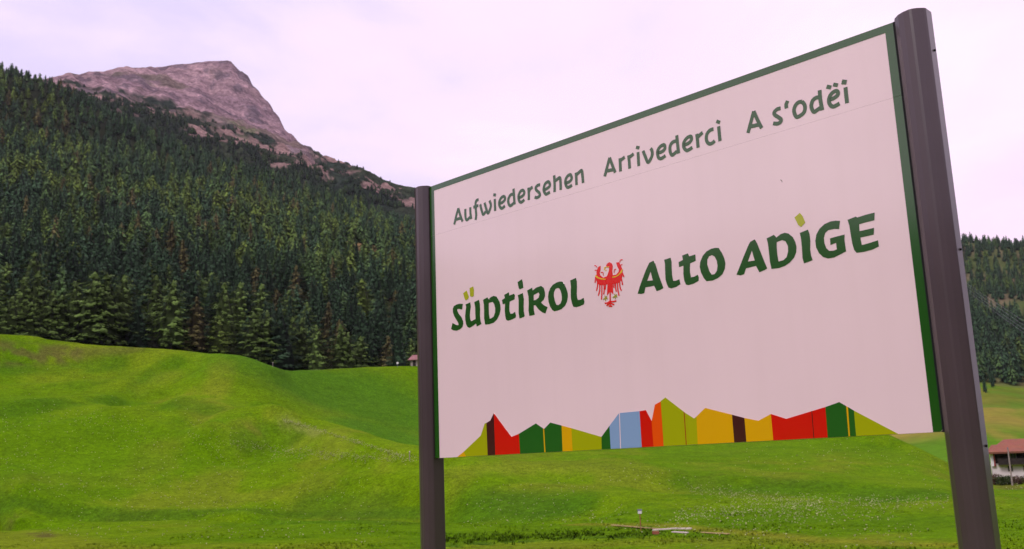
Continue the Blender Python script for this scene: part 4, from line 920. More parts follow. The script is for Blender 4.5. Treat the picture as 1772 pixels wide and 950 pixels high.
GREETING=[[[(240.1,1387.0),(220.2,1346.3),(202.0,1300.2)],[(240.1,1387.0),(254.8,1343.9),(273.1,1302.8)],[(219.5,1326.5),(263.2,1325.2)]],[[(299.2,1370.3),(298.0,1339.6),(300.6,1314.3),(309.1,1303.9),(327.2,1309.9),(339.9,1315.8)],[(340.4,1371.1),(340.7,1335.3),(346.5,1302.1)]],[[(410.5,1399.8),(392.9,1397.6),(385.2,1382.1),(385.5,1350.1),(387.6,1315.4),(381.2,1288.7)],[(366.8,1365.3),(407.3,1366.2)]],[[(423.2,1370.0),(430.6,1340.3),(444.7,1306.8),(466.0,1320.4)],[(457.9,1370.7),(468.5,1339.2),(482.5,1305.9),(500.4,1324.9),(508.3,1347.4),(497.6,1373.9)]],[[(540.1,1374.0),(540.2,1306.6)],[(537.4,1389.1),(543.2,1404.6)]],[[(577.4,1341.4),(599.0,1341.3),(617.8,1351.4),(618.5,1365.6),(607.2,1372.9),(586.9,1365.6),(574.3,1346.9),(576.6,1324.9),(589.2,1310.1),(604.2,1311.6),(617.7,1318.1)]],[[(687.4,1397.1),(688.9,1363.7),(690.9,1308.9)],[(684.2,1367.1),(666.3,1368.9),(651.0,1358.1),(643.6,1340.8),(647.5,1321.0),(656.7,1309.5),(669.9,1311.3),(686.6,1319.3)]],[[(724.6,1337.8),(748.8,1340.5),(765.3,1350.7),(764.5,1364.9),(753.8,1373.3),(737.5,1368.9),(723.7,1350.9),(724.1,1327.3),(734.5,1312.1),(750.5,1312.0),(765.2,1319.2)]],[[(798.4,1376.8),(799.7,1342.7),(797.8,1309.5)],[(802.0,1356.2),(813.6,1367.4),(829.6,1372.9)]],[[(883.9,1372.8),(867.0,1373.3),(852.6,1365.2),(854.8,1350.8),(873.9,1332.5),(879.2,1317.4),(869.5,1310.5),(854.0,1309.4),(842.0,1315.6)]],[[(912.7,1338.0),(935.7,1341.7),(953.0,1351.4),(949.5,1368.2),(940.8,1374.9),(922.2,1370.2),(910.5,1352.3),(909.3,1331.9),(921.9,1312.9),(937.1,1314.0),(951.0,1317.6)]],[[(986.0,1398.2),(986.2,1352.6),(983.6,1310.0)],[(990.0,1366.4),(1006.8,1372.6),(1024.9,1376.1),(1027.6,1349.4),(1026.7,1311.2)]],[[(1062.3,1338.8),(1087.2,1339.6),(1103.9,1351.2),(1100.8,1370.0),(1092.4,1375.4),(1074.5,1369.7),(1061.7,1352.5),(1061.9,1332.2),(1072.4,1314.0),(1088.4,1313.5),(1104.7,1318.6)]],[[(1134.4,1376.2),(1135.1,1343.7),(1134.5,1311.5)],[(1137.9,1364.2),(1155.6,1372.1),(1173.1,1377.7),(1176.9,1349.0),(1178.6,1312.0)]],[[(1356.6,1397.0),(1338.9,1357.1),(1319.3,1310.9)],[(1356.6,1397.0),(1368.8,1360.3),(1385.4,1314.0)],[(1334.6,1335.3),(1374.7,1331.8)]],[[(1419.4,1377.5),(1419.4,1343.1),(1418.4,1311.2)],[(1422.5,1365.9),(1436.0,1371.0),(1449.6,1376.1)]],[[(1473.3,1378.4),(1474.5,1344.0),(1474.7,1312.0)],[(1476.3,1367.0),(1489.7,1372.0),(1504.3,1377.7)]],[[(1530.2,1379.4),(1529.9,1310.8)],[(1527.5,1394.9),(1533.8,1409.2)]],[[(1560.6,1377.7),(1573.0,1341.8),(1584.7,1314.7),(1602.0,1328.0),(1612.2,1346.2),(1611.4,1367.3),(1604.7,1377.5)]],[[(1643.4,1345.9),(1667.0,1345.0),(1685.0,1353.5),(1686.3,1369.2),(1679.0,1375.2),(1659.7,1371.0),(1644.0,1353.8),(1645.0,1326.8),(1656.6,1314.4),(1672.5,1315.6),(1687.1,1321.1)]],[[(1757.3,1400.1),(1758.3,1357.6),(1760.6,1312.4)],[(1753.6,1374.7),(1735.1,1374.5),(1720.4,1365.3),(1714.1,1345.8),(1716.9,1323.9),(1725.3,1313.7),(1738.1,1318.3),(1752.5,1325.0)]],[[(1792.1,1343.2),(1815.0,1344.9),(1833.9,1355.4),(1835.2,1370.6),(1828.1,1375.2),(1811.3,1372.0),(1793.3,1356.0),(1791.3,1333.0),(1804.8,1315.0),(1821.4,1315.8),(1836.9,1320.8)]],[[(1865.6,1376.5),(1867.1,1343.7),(1867.2,1311.3)],[(1870.0,1359.7),(1884.1,1368.7),(1897.9,1374.0)]],[[(1954.7,1374.7),(1935.8,1373.6),(1920.2,1362.5),(1914.2,1343.6),(1916.9,1324.9),(1928.8,1312.7),(1943.3,1312.6),(1956.8,1319.1)]],[[(1982.4,1379.6),(1983.2,1310.6)],[(1978.0,1393.6),(1986.4,1406.6)]],[[(2162.3,1396.3),(2145.9,1357.6),(2125.3,1308.4)],[(2162.3,1396.3),(2174.3,1359.0),(2192.5,1311.5)],[(2138.3,1333.7),(2179.8,1330.5)]],[[(2289.2,1371.8),(2272.1,1372.1),(2258.0,1363.0),(2259.9,1351.1),(2276.4,1334.9),(2286.2,1322.6),(2282.2,1312.4),(2267.8,1309.9),(2248.3,1316.5)]],[[(2324.8,1394.0),(2316.0,1379.7),(2316.3,1363.6)]],[[(2387.6,1371.1),(2397.2,1356.5),(2398.7,1339.1),(2391.4,1322.2),(2375.1,1314.3),(2358.2,1312.9),(2350.0,1330.2),(2349.5,1347.4),(2357.9,1364.1),(2372.2,1372.6),(2388.7,1370.8)]],[[(2470.1,1395.3),(2469.0,1355.7),(2472.6,1308.5)],[(2466.0,1367.1),(2448.8,1368.2),(2434.8,1359.8),(2427.6,1343.0),(2429.0,1325.7),(2436.3,1312.0),(2449.6,1315.4),(2465.3,1321.1)]],[[(2508.1,1341.6),(2527.4,1343.9),(2544.0,1351.2),(2546.3,1363.0),(2538.7,1370.5),(2521.4,1366.6),(2508.2,1352.0),(2505.0,1332.1),(2511.7,1315.5),(2521.6,1309.4),(2534.3,1310.7),(2548.4,1314.7)],[(2507.3,1388.8),(2515.2,1403.0)],[(2536.6,1389.5),(2543.3,1403.0)]],[[(2579.7,1373.1),(2579.6,1306.3)],[(2573.6,1387.5),(2580.6,1404.9)]]]

M_POST = mat('post_paint', (0.062, 0.036, 0.047), 0.30, 0.6, coat=0.3, var=0.10, vscale=3, bump=0.06, bscale=400)
M_SEAM = mat('panel_seam_edge', (0.45, 0.32, 0.34), 0.5)
M_EDGE = mat('panel_edge', (0.05, 0.02, 0.015), 0.5)
M_BLACK = mat('gap_black', (0.008, 0.008, 0.010), 0.7, 0.2)
def print_mat(name, col): return mat(name, col, 0.16, 0.75, var=0.03, vscale=1.2, coat=0.55)
M_WHITE = print_mat('print_white', (0.89, 0.655, 0.735))
def weathered(M):
    t = M.node_tree; b = t.nodes['Principled BSDF']
    src = b.inputs['Base Color'].links[0].from_socket
    tc = t.nodes.new('ShaderNodeTexCoord'); mp_ = t.nodes.new('ShaderNodeMapping'); mp_.inputs['Scale'].default_value = (14, 1, .7)
    n = t.nodes.new('ShaderNodeTexNoise'); n.inputs['Scale'].default_value = 1.0; n.inputs['Detail'].default_value = 7
    r = t.nodes.new('ShaderNodeValToRGB'); r.color_ramp.elements[0].position = .33; r.color_ramp.elements[1].position = .52
    r.color_ramp.elements[0].color = (.988, .987, .984, 1); r.color_ramp.elements[1].color = (1, 1, 1, 1)
    mx = t.nodes.new('ShaderNodeMixRGB'); mx.blend_type = 'MULTIPLY'; mx.inputs[0].default_value = 1
    t.links.new(tc.outputs['Object'], mp_.inputs['Vector']); t.links.new(mp_.outputs['Vector'], n.inputs['Vector']); t.links.new(n.outputs['Fac'], r.inputs['Fac'])
    t.links.new(src, mx.inputs[1]); t.links.new(r.outputs['Color'], mx.inputs[2]); t.links.new(mx.outputs[0], b.inputs['Base Color'])
    n2 = t.nodes.new('ShaderNodeTexNoise'); n2.inputs['Scale'].default_value = 1.6; n2.inputs['Detail'].default_value = 2
    bp = t.nodes.new('ShaderNodeBump'); bp.inputs['Strength'].default_value = .12; bp.inputs['Distance'].default_value = .02
    t.links.new(tc.outputs['Object'], n2.inputs['Vector']); t.links.new(n2.outputs['Fac'], bp.inputs['Height']); t.links.new(bp.outputs['Normal'], b.inputs['Normal']); t.links.new(bp.outputs['Normal'], b.inputs['Coat Normal'])
weathered(M_WHITE)
M_GREEN = print_mat('print_green', (0.012, 0.080, 0.006))
M_LIME = print_mat('print_lime_dot', (0.42, 0.42, 0.004))
M_RED = print_mat('print_eagle_red', (0.80, 0.012, 0.010))
M_YEL = print_mat('print_eagle_yellow', (0.80, 0.50, 0.02))
M_OLV = print_mat('print_eagle_olive', (0.36, 0.33, 0.02))
STRIPE_COL = {k: print_mat('print_' + k, c) for k, c in dict(orange=(0.86, 0.08, 0.001), lime=(0.38, 0.40, 0.001), maroon=(0.060, 0.006, 0.010), red=(0.66, 0.001, 0.001), green=(0.015, 0.110, 0.010), yellow=(0.74, 0.38, 0.001), blue=(0.24, 0.36, 0.62), rust=(0.33, 0.05, 0.005)).items()}

BR_ = Vector((0.70553, -0.70868, 0.0)); BN_ = Vector((0.70868, 0.70553, 0.0))
B_ORG = Vector((-0.45957, 5.49829, 0.0))
B_V0 = EYE + 0.07543               # height of the panel's lower edge
sign = empty('border_sign', B_ORG + BR_ * 1.4, math.atan2(BR_.y, BR_.x),
             'large white border sign with green lettering and coloured mountain strip between two dark posts', 'sign')
bu = lambda u: u / 1000.0 - 1.4
bv = lambda v: v / 1000.0 + B_V0
SEAM = 1272.0
mbp = MB()
arc = [(bu(2800 - 14 + 14 * math.sin(t)), bv(14 - 14 * math.cos(t))) for t in (0.0, .4, .8, 1.2, math.pi / 2)]
pts = [(bu(-6), bv(0))] + arc + [(bu(2800), bv(SEAM - 0.22)), (bu(-6), bv(SEAM - 0.22))]
def slab(mb, pts, y0, y1, front_mi, side_mi):
    n = len(pts)
    mb.poly([(x, y0, z) for x, z in pts], [tuple(range(n))], front_mi)
    mb.poly([(x, y1, z) for x, z in pts], [tuple(range(n - 1, -1, -1))], side_mi)
    mb.poly([(x, y0, z) for x, z in pts] + [(x, y1, z) for x, z in pts], [(i, n + i, n + (i + 1) % n, (i + 1) % n) for i in range(n)], side_mi)
slab(mbp, pts, 0.0, 0.026, 0, 1)
panel = mbp.build('main_panel', [M_WHITE, M_EDGE], sign)
mbh = MB()
pts = [(bu(-6), bv(SEAM + 0.22)), (bu(2800), bv(SEAM + 0.22)), (bu(2800), bv(1572.4)), (bu(-6), bv(1572.4))]
slab(mbh, pts, 0.0, 0.026, 0, 1)
header = mbh.build('header_panel', [M_WHITE, M_EDGE], sign)

def flat(mb, loops, y, mi=0, thick=0.0012):
    """thin printed film with its outline(s) in board millimetres"""
    L3 = [[Vector((bu(u), 0, bv(v))) for u, v in lp] for lp in loops]
    tris = tessellate_polygon([[Vector((p.x, p.z, 0)) for p in lp] for lp in L3])
    allp = [p for lp in L3 for p in lp]
    mb.poly([(p.x, y, p.z) for p in allp], [t for t in tris], mi)
    for lp in L3:
        n = len(lp)
        mb.poly([(p.x, y, p.z) for p in lp] + [(p.x, y + thick, p.z) for p in lp], [(i, (i + 1) % n, n + (i + 1) % n, n + i) for i in range(n)], mi)
def smooth_line(p, n=5):
    if len(p) < 3: return p
    o = []
    for i in range(len(p) - 1):
        p0 = p[max(i - 1, 0)]; p1 = p[i]; p2 = p[i + 1]; p3 = p[min(i + 2, len(p) - 1)]
        for k in range(n):
            t = k / n
            o.append(tuple(0.5 * (2 * p1[c] + (p2[c] - p0[c]) * t + (2 * p0[c] - 5 * p1[c] + 4 * p2[c] - p3[c]) * t * t + (3 * p1[c] - p0[c] - 3 * p2[c] + p3[c]) * t ** 3) for c in (0, 1)))
    return o + [p[-1]]
def ribbon(p, w, n=5):
    p = [Vector(q) for q in smooth_line(p, n)]
    l = []; r_ = []
    for i, q in enumerate(p):
        d = (p[min(i + 1, len(p) - 1)] - p[max(i - 1, 0)]).normalized()
        s_ = Vector((-d.y, d.x)) * (w / 2)
        l.append(q + s_); r_.append(q - s_)
    return [l[i] for i in range(len(l))], r_
def stroke(mb, p, w, y, mi=0, n=5):
    l, r_ = ribbon(p, w, n)
    k = len(l)
    mb.poly([(bu(q.x), y, bv(q.y)) for q in l + r_], [(i, i + 1, k + i + 1, k + i) for i in range(k - 1)], mi)

def film(mb, name, mats, parent):
    me = bpy.data.meshes.new(name)
    me.from_pydata(mb.v, [], mb.f)
    for mt in mats: me.materials.append(mt)
    me.polygons.foreach_set('material_index', mb.m)
    return link(bpy.data.objects.new(name, me), parent)

YF = -0.0015
# green border strips: on the lower plate and on the header plate
mbb = MB()
flat(mbb, [[(-6, .8), (30, .8), (30, SEAM - .6), (-6, SEAM - .6)]], YF)
film(mbb, 'green_border', [M_GREEN], panel)
mbb = MB()
flat(mbb, [[(2764, .8), (2786.5, .8), (2792.5, 3), (2797, 8), (2799, 14), (2799, SEAM - .6), (2764, SEAM - .6)]], YF)
film(mbb, 'green_border', [M_GREEN], panel)
mbb = MB()
flat(mbb, [[(-6, SEAM + .6), (30, SEAM + .6), (30, 1540), (2764, 1540), (2764, SEAM + .6), (2799, SEAM + .6), (2799, 1571), (-6, 1571)]], YF)
film(mbb, 'green_border', [M_GREEN], header)
# big lettering with its lime accents
for col, loops in LOGO:
    mb = MB(); flat(mb, loops, YF)
    film(mb, 'letter' if col == 'g' else 'letter_dot', [M_GREEN if col == 'g' else M_LIME], panel)
# greeting line
for strokes in GREETING:
    mb = MB()
    for k, st_ in enumerate(strokes):
        dot = len(st_) == 2 and (Vector(st_[0]) - Vector(st_[1])).length < 24
        stroke(mb, st_, 21 if dot else 16.5, YF - .00012 * k)
    film(mb, 'letter', [M_GREEN], header)
# small scuff on the face
mb = MB(); stroke(mb, [(2257, 1066), (2262, 1062), (2264, 1054)], 2.6, -.0004); film(mb, 'scuff_mark', [M_EDGE], panel)
# eagle
mb = MB()
for k, (c, p) in enumerate(EAGLE_POLY): flat(mb, [p], YF - (.0006 if c == 'y' else .0001 * k), {'r': 0, 'y': 1, 'o': 2}[c])
for k, (c, w, p) in enumerate(EAGLE_STROKE): stroke(mb, p, w, YF - .0002 - .00004 * k, {'r': 0, 'y': 1, 'o': 2}[c])
film(mb, 'eagle_emblem', [M_RED, M_YEL, M_OLV], panel)
for k, (c, p) in enumerate(STRIPES):
    if k == 0: c = 'yellow'
    p = [(u, 0.8 if v < 14 else v) for u, v in p]
    mb = MB(); flat(mb, [p], YF); film(mb, 'colour_stripe', [STRIPE_COL[c]], panel)

PROFILE = [(2803, 0), (2812, -16), (2834, -36), (2858, -46), (2882, -49), (2892, -47), (2909, -37), (2926, -19), (2931, -11), (2931, 72), (2803, 72)]
for off in (0.0, -2940.0):
    mb = MB()
    mb.prism([(bu(u + off), min(y, 42 if off == 0 else 64) / 1000.0) for u, y in PROFILE], -0.25, EYE + 1.654)
    po = mb.build('post', M_POST, sign, bevel=0.0022)
    if off == 0.0:
        for z in (3.09, 2.32, 1.62, 0.75):
            b = MB()
            b.tube((bu(2931 - 3), .020, z), (bu(2931 + 5), .020, z), .0055, .004, 8)
            b.build('bolt', M_BLACK, po)
mb = MB(); mb.box(bu(2798.2), bu(2806), -.004, .0245, bv(-2), bv(1571)); mb.build('gap_black', M_BLACK, sign)  # black strips fill the gaps beside the panel, standing in for their shade
mb = MB(); mb.box(bu(-16), bu(-5.5), .004, .024, bv(-2), bv(1571)); mb.build('gap_black', M_BLACK, sign)
mb = MB()
for v in (180, 800, 1400): mb.box(bu(-30), bu(2830), .0265, .060, bv(v - 25), bv(v + 25))
mb.build('back_rail', M_POST, sign)

# ------------------------------------------------------------------ small things on the meadow
M_WOODPALE = mat('pale_planks', (0.62, 0.53, 0.50), 0.7, 0.2, var=0.15, vscale=3)
M_WOODRED = mat('red_brown_wood', (0.30, 0.10, 0.06), 0.7, 0.2, var=0.2, vscale=3)
M_WOODTAN = mat('tan_wood', (0.42, 0.31, 0.14), 0.75, 0.2, var=0.2, vscale=3)
M_WOODDARK = mat('dark_boards', (0.030, 0.022, 0.020), 0.7, 0.2, var=0.3, vscale=2)
M_GREYWOOD = mat('weathered_wood', (0.30, 0.25, 0.23), 0.8, 0.2, var=0.25, vscale=2)
M_WALL = mat('white_render', (0.72, 0.64, 0.66), 0.9, 0.2, var=0.08, vscale=0.8)
M_GLASS = mat('window_glass', (0.012, 0.014, 0.02), 0.06, 0.5)
M_FRAME = mat('window_frame', (0.50, 0.42, 0.40), 0.6)
M_WHITEP = mat('white_paint', (0.78, 0.74, 0.78), 0.5, 0.4)
M_GREYP = mat('grey_paint', (0.12, 0.12, 0.17), 0.5, 0.4)
M_REDP = mat('red_shutter', (0.30, 0.02, 0.02), 0.6)

def ground_at(px, py):
    return MEADOW.hit(px, py)
def plank(p0px, p1px, w, t, material, name, label, group, lift=0.0):
    a = ground_at(*p0px); b = ground_at(*p1px)
    mid = (a + b) / 2; d = b - a
    o = MB(); l = d.length / 2
    o.box(-l, l, -w / 2, w / 2, 0, t)
    ob = o.build(name, material, None, bevel=0.012)
    ob.location = mid + Vector((0, 0, lift))
    ob.rotation_euler = (random.uniform(-.1, .1), -math.atan2(d.z, math.hypot(d.x, d.y)), math.atan2(d.y, d.x))
    return props(ob, label, 'plank', group)
plank((1130, 922), (1172, 919), 0.32, 0.10, [M_WOODPALE], 'plank', 'white plank laid across the end of the ditch, left of its twin', 'pale planks by the ditch', .16)
plank((1164, 919), (1197, 919), 0.28, 0.09, [M_WOODPALE], 'plank', 'white plank lying in the grass, rightmost of the planks', 'pale planks by the ditch', .14)
plank((1060, 910.5), (1146, 918), 0.30, 0.10, [M_WOODTAN], 'plank', 'long tan plank lying in the grass behind the ditch weeds', 'pale planks by the ditch', .05)
plank((1164, 922.5), (1190, 924), 0.22, 0.08, [M_WOODPALE], 'plank', 'short thin plank just in front of the white planks', 'pale planks by the ditch', .05)
plank((1129, 925), (1141, 924), 0.30, 0.22, [M_WOODRED], 'timber_block', 'short red brown timber block under the end of the white plank', None, .0)
plank((1214, 923.5), (1262, 926), 0.20, 0.06, [M_WOODTAN], 'plank', 'thin tan lath in the grass right of the white planks', 'pale planks by the ditch', .06)

def marker(px, py, h, label, head, name='marker_post', dist=None, sheet=None):
    g = ground_at(px, py) if dist is None else P(px, py, dist)
    root = empty(name, g - Vector((0, 0, .1)), -math.atan2(g.x, g.y), label, 'marker post', 'slim marker posts on the meadow')
    if head == 'box':
        mb = MB(); mb.box(-.035, .035, -.035, .035, 0, h - .1); mb.build('pole', M_WOODRED, root)
        mb = MB(); mb.box(-.15, .15, -.10, .06, h - .25, h - .02); mb.build('box', M_WHITEP, root, bevel=.01)
        mb = MB(); mb.poly([(-.18, -.13, h - .02), (.18, -.13, h - .02), (.18, .09, h - .02), (-.18, .09, h - .02), (-.18, -.02, h + .10), (.18, -.02, h + .10)],
                           [(0, 1, 5, 4), (3, 4, 5, 2), (0, 4, 3), (1, 2, 5), (0, 3, 2, 1)]); mb.build('lid', M_GREYP, root)
    elif head == 'disc':
        mb = MB(); mb.tube((0, 0, 0), (0, 0, h - .3), .05, .05, 8); mb.build('pole', M_GREYP, root)
        mb = MB(); mb.tube((0, -.07, h), (0, .07, h), .30, .30, 14); mb.tube((0, -.075, h), (0, -.07, h), .22, .26, 14); mb.build('disc', M_WHITEP, root)
    else:
        mb = MB(); mb.tube((0, 0, 0), (0, 0, h), .07, .06, 8); mb.build('pole', M_GREYWOOD, root)
        mb = MB(); mb.tube((0, 0, h), (0, 0, h + .14), .075, .02, 8); mb.build('cap', M_WHITEP, root)
    return root
marker(1109, 918, 1.62, 'thin wooden post topped by a small white box beside the planks', 'box')
marker(688, 636, 1.3, 'thin post with white round disc on the bowl rim', 'disc')
marker(472, 634.5, 1.0, 'short grey stake on the hill crest against dark trees', 'stake')
marker(709, 797, 1.25, 'pale stake in the flower strip close to the left sign post', 'stake')

# hut at the bowl rim
g = P(724, 633.5, 262)
g.z = MEADOW.h1(g.x, g.y) - .3
hut = empty('field_hut', g, -math.atan2(g.x, g.y) - .18, 'little weathered wooden hut with reddish roof at the forest edge', 'hut')
mb = MB(); mb.box(-1.8, 1.8, -1.7, 1.7, 0, 1.9)
mb.poly([(-1.8, -1.7, 1.9), (-1.8, 1.7, 1.9), (-1.8, 0, 2.8)], [(0, 2, 1)]); mb.poly([(1.8, -1.7, 1.9), (1.8, 1.7, 1.9), (1.8, 0, 2.8)], [(0, 1, 2)])
wallh = mb.build('wall', M_GREYWOOD, hut)
M_ROOFH = mat('hut_roof', (0.30, 0.15, 0.15), 0.85, 0.2, var=0.2, vscale=1.5)
mb = MB()
for s_ in (-1, 1):
    mb.poly([(-2.45, s_ * 2.3, 1.62), (2.45, s_ * 2.3, 1.62), (1.6, 0, 3.1), (-1.6, 0, 3.1), (-2.45, s_ * 2.3, 1.76), (2.45, s_ * 2.3, 1.76), (1.6, 0, 3.24), (-1.6, 0, 3.24)],
            [(0, 1, 2, 3), (4, 7, 6, 5), (0, 4, 5, 1), (1, 5, 6, 2), (3, 2, 6, 7), (0, 3, 7, 4)])
for s_ in (-1, 1):
    mb.poly([(s_ * 2.45, -2.3, 1.69), (s_ * 2.45, 2.3, 1.69), (s_ * 1.6, 0, 3.17)], [(0, 1, 2)])
mb.build('roof', M_ROOFH, hut)
mb = MB(); mb.box(-1.2, -.4, -1.74, -1.70, 0.05, 1.6); mb.build('door', M_WOODDARK, hut)

# farmhouse on the right
M_ROOF = bpy.data.materials.new('roof_tiles'); M_ROOF.use_nodes = True
t_ = M_ROOF.node_tree; b_ = t_.nodes['Principled BSDF']; b_.inputs['Roughness'].default_value = .85
tc_ = t_.nodes.new('ShaderNodeTexCoord'); w_ = t_.nodes.new('ShaderNodeTexBrick'); w_.inputs['Scale'].default_value = 2.2
w_.inputs['Color1'].default_value = (0.40, 0.135, 0.075, 1); w_.inputs['Color2'].default_value = (0.34, 0.11, 0.06, 1); w_.inputs['Mortar'].default_value = (0.24, 0.085, 0.05, 1)
n_ = t_.nodes.new('ShaderNodeTexNoise'); n_.inputs['Scale'].default_value = .9; n_.inputs['Detail'].default_value = 5
mx_ = t_.nodes.new('ShaderNodeMixRGB'); mx_.blend_type = 'MULTIPLY'; mx_.inputs[0].default_value = .5
t_.links.new(tc_.outputs['Object'], w_.inputs['Vector']); t_.links.new(tc_.outputs['Object'], n_.inputs['Vector'])
t_.links.new(w_.outputs['Color'], mx_.inputs[1]); t_.links.new(n_.outputs['Color'], mx_.inputs[2]); t_.links.new(mx_.outputs[0], b_.inputs['Base Color'])

HD = 176.0
hp = P(1716, 800, HD); hp.z = EYE - 5.22
house = empty('farmhouse', hp, -math.atan2(hp.x, hp.y) + .02, 'white farmhouse with dark timber upper storey and red tiled roof at the right edge', 'house')
W_, DP = 15.0, 10.0
mb = MB(); mb.box(0, W_, 0, DP, -1.0, 3.3); wall_o = mb.build('wall', M_WALL, house)
mb = MB(); mb.box(.6, W_ - .05, .25, DP - .1, 3.3, 5.35); mb.build('timber_storey', M_WOODDARK, house)
# balcony in front of the upper storey
mb = MB(); mb.box(.9, W_ + .2, -1.15, .24, 3.06, 3.26); mb.box(.9, W_ + .2, -1.15, -1.07, 3.26, 4.05); bal = mb.build('balcony', M_WOODDARK, house)
for k in range(14):
    mb = MB(); x = 1.0 + k * 1.05; mb.box(x, x + .09, -1.06, -.98, 3.26, 5.2); mb.build('balcony_post', M_WOODDARK, bal)
mb = MB(); mb.box(-.12, .32, -.45, -.02, 2.9, 5.2); mb.build('corner_pillar', M_WHITEP, house)
mb = MB(); mb.box(.33, .52, -.44, -.03, 2.9, 5.2); mb.build('shutter', M_REDP, house)
for x in (2.55, 4.75, 6.0, 8.4, 10.8, 13.0):
    mb = MB()
    for (x0, x1, z0, z1) in ((x - .40, x - .32, 1.95, 2.95), (x + .32, x + .40, 1.95, 2.95), (x - .32, x + .32, 1.95, 2.03), (x - .32, x + .32, 2.87, 2.95)): mb.box(x0, x1, -.05, .02, z0, z1)
    wf = mb.build('window', M_FRAME, house)
    mb = MB(); mb.box(x - .32, x + .32, -.02, -.005, 2.03, 2.87); mb.build('pane', M_GLASS, wf)
    mb = MB(); mb.box(x - .03, x + .03, -.045, -.021, 2.03, 2.87); mb.build('mullion', M_FRAME, wf)
for x in (3.2, 6.8, 10.4):
    mb = MB(); mb.box(x - .45, x + .45, .19, .245, 3.3, 4.9); wf = mb.build('window', M_FRAME, house)
    mb = MB(); mb.box(x - .36, x + .36, .165, .185, 3.4, 4.8); mb.build('pane', M_GLASS, wf)
# hipped main roof + lower lean-to at the left end
mb = MB()
e0, e1, r0, r1 = -.35, W_ + .8, 2.3, W_ - 1.5
ze, zr = 5.12, 7.1
yF, yB, yR = -1.7, DP + 1.0, DP / 2
mb.poly([(e0, yF, ze), (e1, yF, ze), (e1, yB, ze), (e0, yB, ze), (r0, yR, zr), (r1, yR, zr), (e0, yF, ze - .28), (e1, yF, ze - .28), (e1, yB, ze - .28), (e0, yB, ze - .28)],
        [(0, 1, 5, 4), (2, 3, 4, 5), (1, 2, 5), (3, 0, 4), (6, 7, 1, 0), (7, 8, 2, 1), (8, 9, 3, 2), (9, 6, 0, 3), (9, 8, 7, 6)])
roof = mb.build('roof', M_ROOF, house)
mb = MB(); mb.box(9.5, 10.3, yR - .4, yR + .4, 6.4, 8.3); mb.build('chimney', M_WALL, roof)
mb = MB()
mb.poly([(-.55, 2.0, 5.0), (3.0, 2.0, 5.0), (3.0, DP + 1.2, 5.0), (-.55, DP + 1.2, 5.0), (.4, 6.5, 6.3), (3.0, 6.5, 6.3)], [(0, 1, 5, 4), (2, 3, 4, 5), (3, 0, 4), (1, 2, 5), (3, 2, 1, 0)])
mb.build('rear_roof', M_ROOF, house)

# utility pole
g = P(1751, 832, 163); g.z = MEADOW.h1(g.x, g.y) - .2
pole = empty('utility_pole', g, .3, 'slim grey wooden utility pole in front of the farmhouse', 'pole')
mb = MB(); mb.tube((0, 0, 0), (.05, 0, 5.6), .13, .09, 10); mb.build('shaft', M_GREYWOOD, pole)
mb = MB(); mb.tube((-.03, 0, 5.55), (.05, 0, 5.75), .10, .03, 8); mb.build('cap', M_GREYP, pole)
# cables across the far slope, between two masts out of sight
ca = P(1598, 434, 1370); cb = P(1905, 640, 420)
for k, dz in enumerate((0, 2.4, 4.8, 7.0)):
    mb = MB()
    prev = None
    for j in range(25):
        t = j / 24
        p = ca.lerp(cb, t) - Vector((0, 0, dz + 3.0 * 4 * t * (1 - t)))
        if prev is not None: mb.tube(prev, p, .045, .035, 5)
        prev = p
    o = mb.build('power_cable', mat('cable_metal', (0.30, 0.30, 0.36), .5, .4))
    props(o, ('topmost thin power cable crossing the far wooded slope', 'upper middle thin power cable crossing the far wooded slope', 'lower middle thin power cable crossing the far wooded slope', 'lowest thin power cable crossing the far wooded slope')[k], 'cable', 'power cables crossing the far slope')
for q, nm in ((ca, 'grey cable mast on the ridge hidden behind the right sign post'), (cb, 'tall grey cable mast beyond the right edge')):
    z0 = RH.h1(q.x, q.y)
    root = empty('cable_mast', (q.x, q.y, z0 - .3), 0, nm, 'mast', 'cable masts')
    mb = MB(); mb.tube((0, 0, 0), (0, 0, q.z - z0 + 1.0), .35, .2, 8); mb.build('shaft', M_GREYP, root)
    for dz in (0, 2.4, 4.8, 7.0):
        mb = MB(); mb.box(-1.0, 1.0, -.1, .1, q.z - z0 - dz + .1, q.z - z0 - dz + .3); mb.build('crossarm', M_GREYP, root)

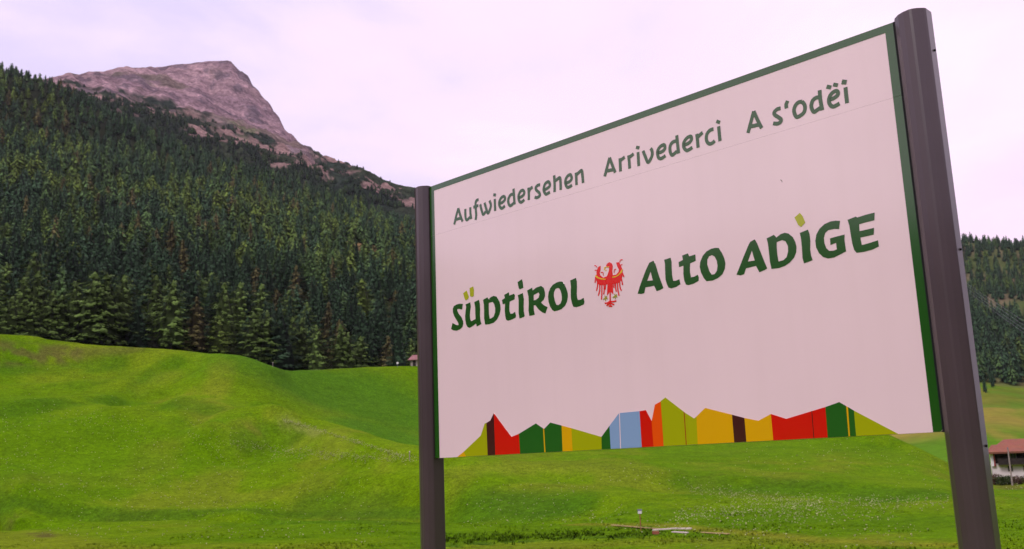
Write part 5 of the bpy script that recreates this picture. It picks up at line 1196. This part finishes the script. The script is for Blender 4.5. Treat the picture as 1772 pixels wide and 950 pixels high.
# garden shrubs before the farmhouse
M_LEAF = attr_mat('shrub_leaves', scales=((1.5, 0.25),), objvar=.15)
def shrub(px, py, d, w, h, tone, label, seed):
    g = P(px, py, d); g.z = MEADOW.h1(g.x, g.y) - .05
    rg = np.random.default_rng(seed)
    root = empty('shrub', g, 0, label, 'shrub', 'shrubs in front of the farmhouse')
    n = 900
    u = rg.normal(size=(n, 3)); u /= np.linalg.norm(u, axis=1)[:, None]
    r_ = rg.random(n) ** .4
    lump = .75 + .5 * fbm(u[:, 0] * 2 + seed, u[:, 1] * 2 + u[:, 2] * 1.3, 3)
    c = u * (r_ * lump)[:, None] * np.array([w / 2, w / 2.6, h / 2]) + np.array([0, 0, h * .5])
    c[:, 2] = np.maximum(c[:, 2], .08)
    v1 = rg.normal(size=(n, 3)) * .11; v2 = rg.normal(size=(n, 3)) * .11
    V = np.stack([c, c + v1, c + v2], 1).reshape(-1, 3)
    col = np.ones((n, 3, 4)); col[:, :, :3] = (np.array(tone) * (.7 + .6 * rg.random((n, 1))))[:, None, :]
    link(bpy.data.objects.new('crown', np_mesh('crown', V, np.arange(3 * n).reshape(-1, 3), M_LEAF, {'tint': col.reshape(-1, 4)})), root)
    mb = MB()
    for k in range(4):
        a = k * 1.57
        mb.tube((0, 0, 0), (w * .2 * math.cos(a), w * .15 * math.sin(a), h * .6), .04, .02, 6)
    mb.build('stem', M_BARK, root)
shrub(1722, 831, 166, 1.9, 1.75, (0.13, 0.075, 0.05), 'reddish shrub at the left corner of the farmhouse', 1)
shrub(1733, 831, 165, 2.0, 1.5, (0.06, 0.09, 0.03), 'green shrub left of the utility pole', 2)
shrub(1746, 831, 167, 1.8, 1.4, (0.05, 0.075, 0.03), 'dark green shrub directly behind the utility pole', 3)
shrub(1762, 831, 166, 2.2, 1.25, (0.115, 0.075, 0.05), 'rusty brown shrub right of the utility pole', 4)
shrub(1780, 831, 166, 2.2, 1.35, (0.08, 0.08, 0.03), 'olive shrub at the right edge below the farmhouse windows', 5)

# ------------------------------------------------------------------ the air
mb = MB(); mb.box(-6200, 6200, -6200, 6200, -17.0, 1080.0)
M_HAZE = bpy.data.materials.new('haze'); M_HAZE.use_nodes = True
t_ = M_HAZE.node_tree; t_.nodes.clear()
o_ = t_.nodes.new('ShaderNodeOutputMaterial'); v_ = t_.nodes.new('ShaderNodeVolumePrincipled')
v_.inputs['Color'].default_value = (0.84, 0.86, 1.0, 1); v_.inputs['Density'].default_value = 0.000032
t_.links.new(v_.outputs[0], o_.inputs['Volume'])
props(mb.build('haze', M_HAZE), kind='stuff')
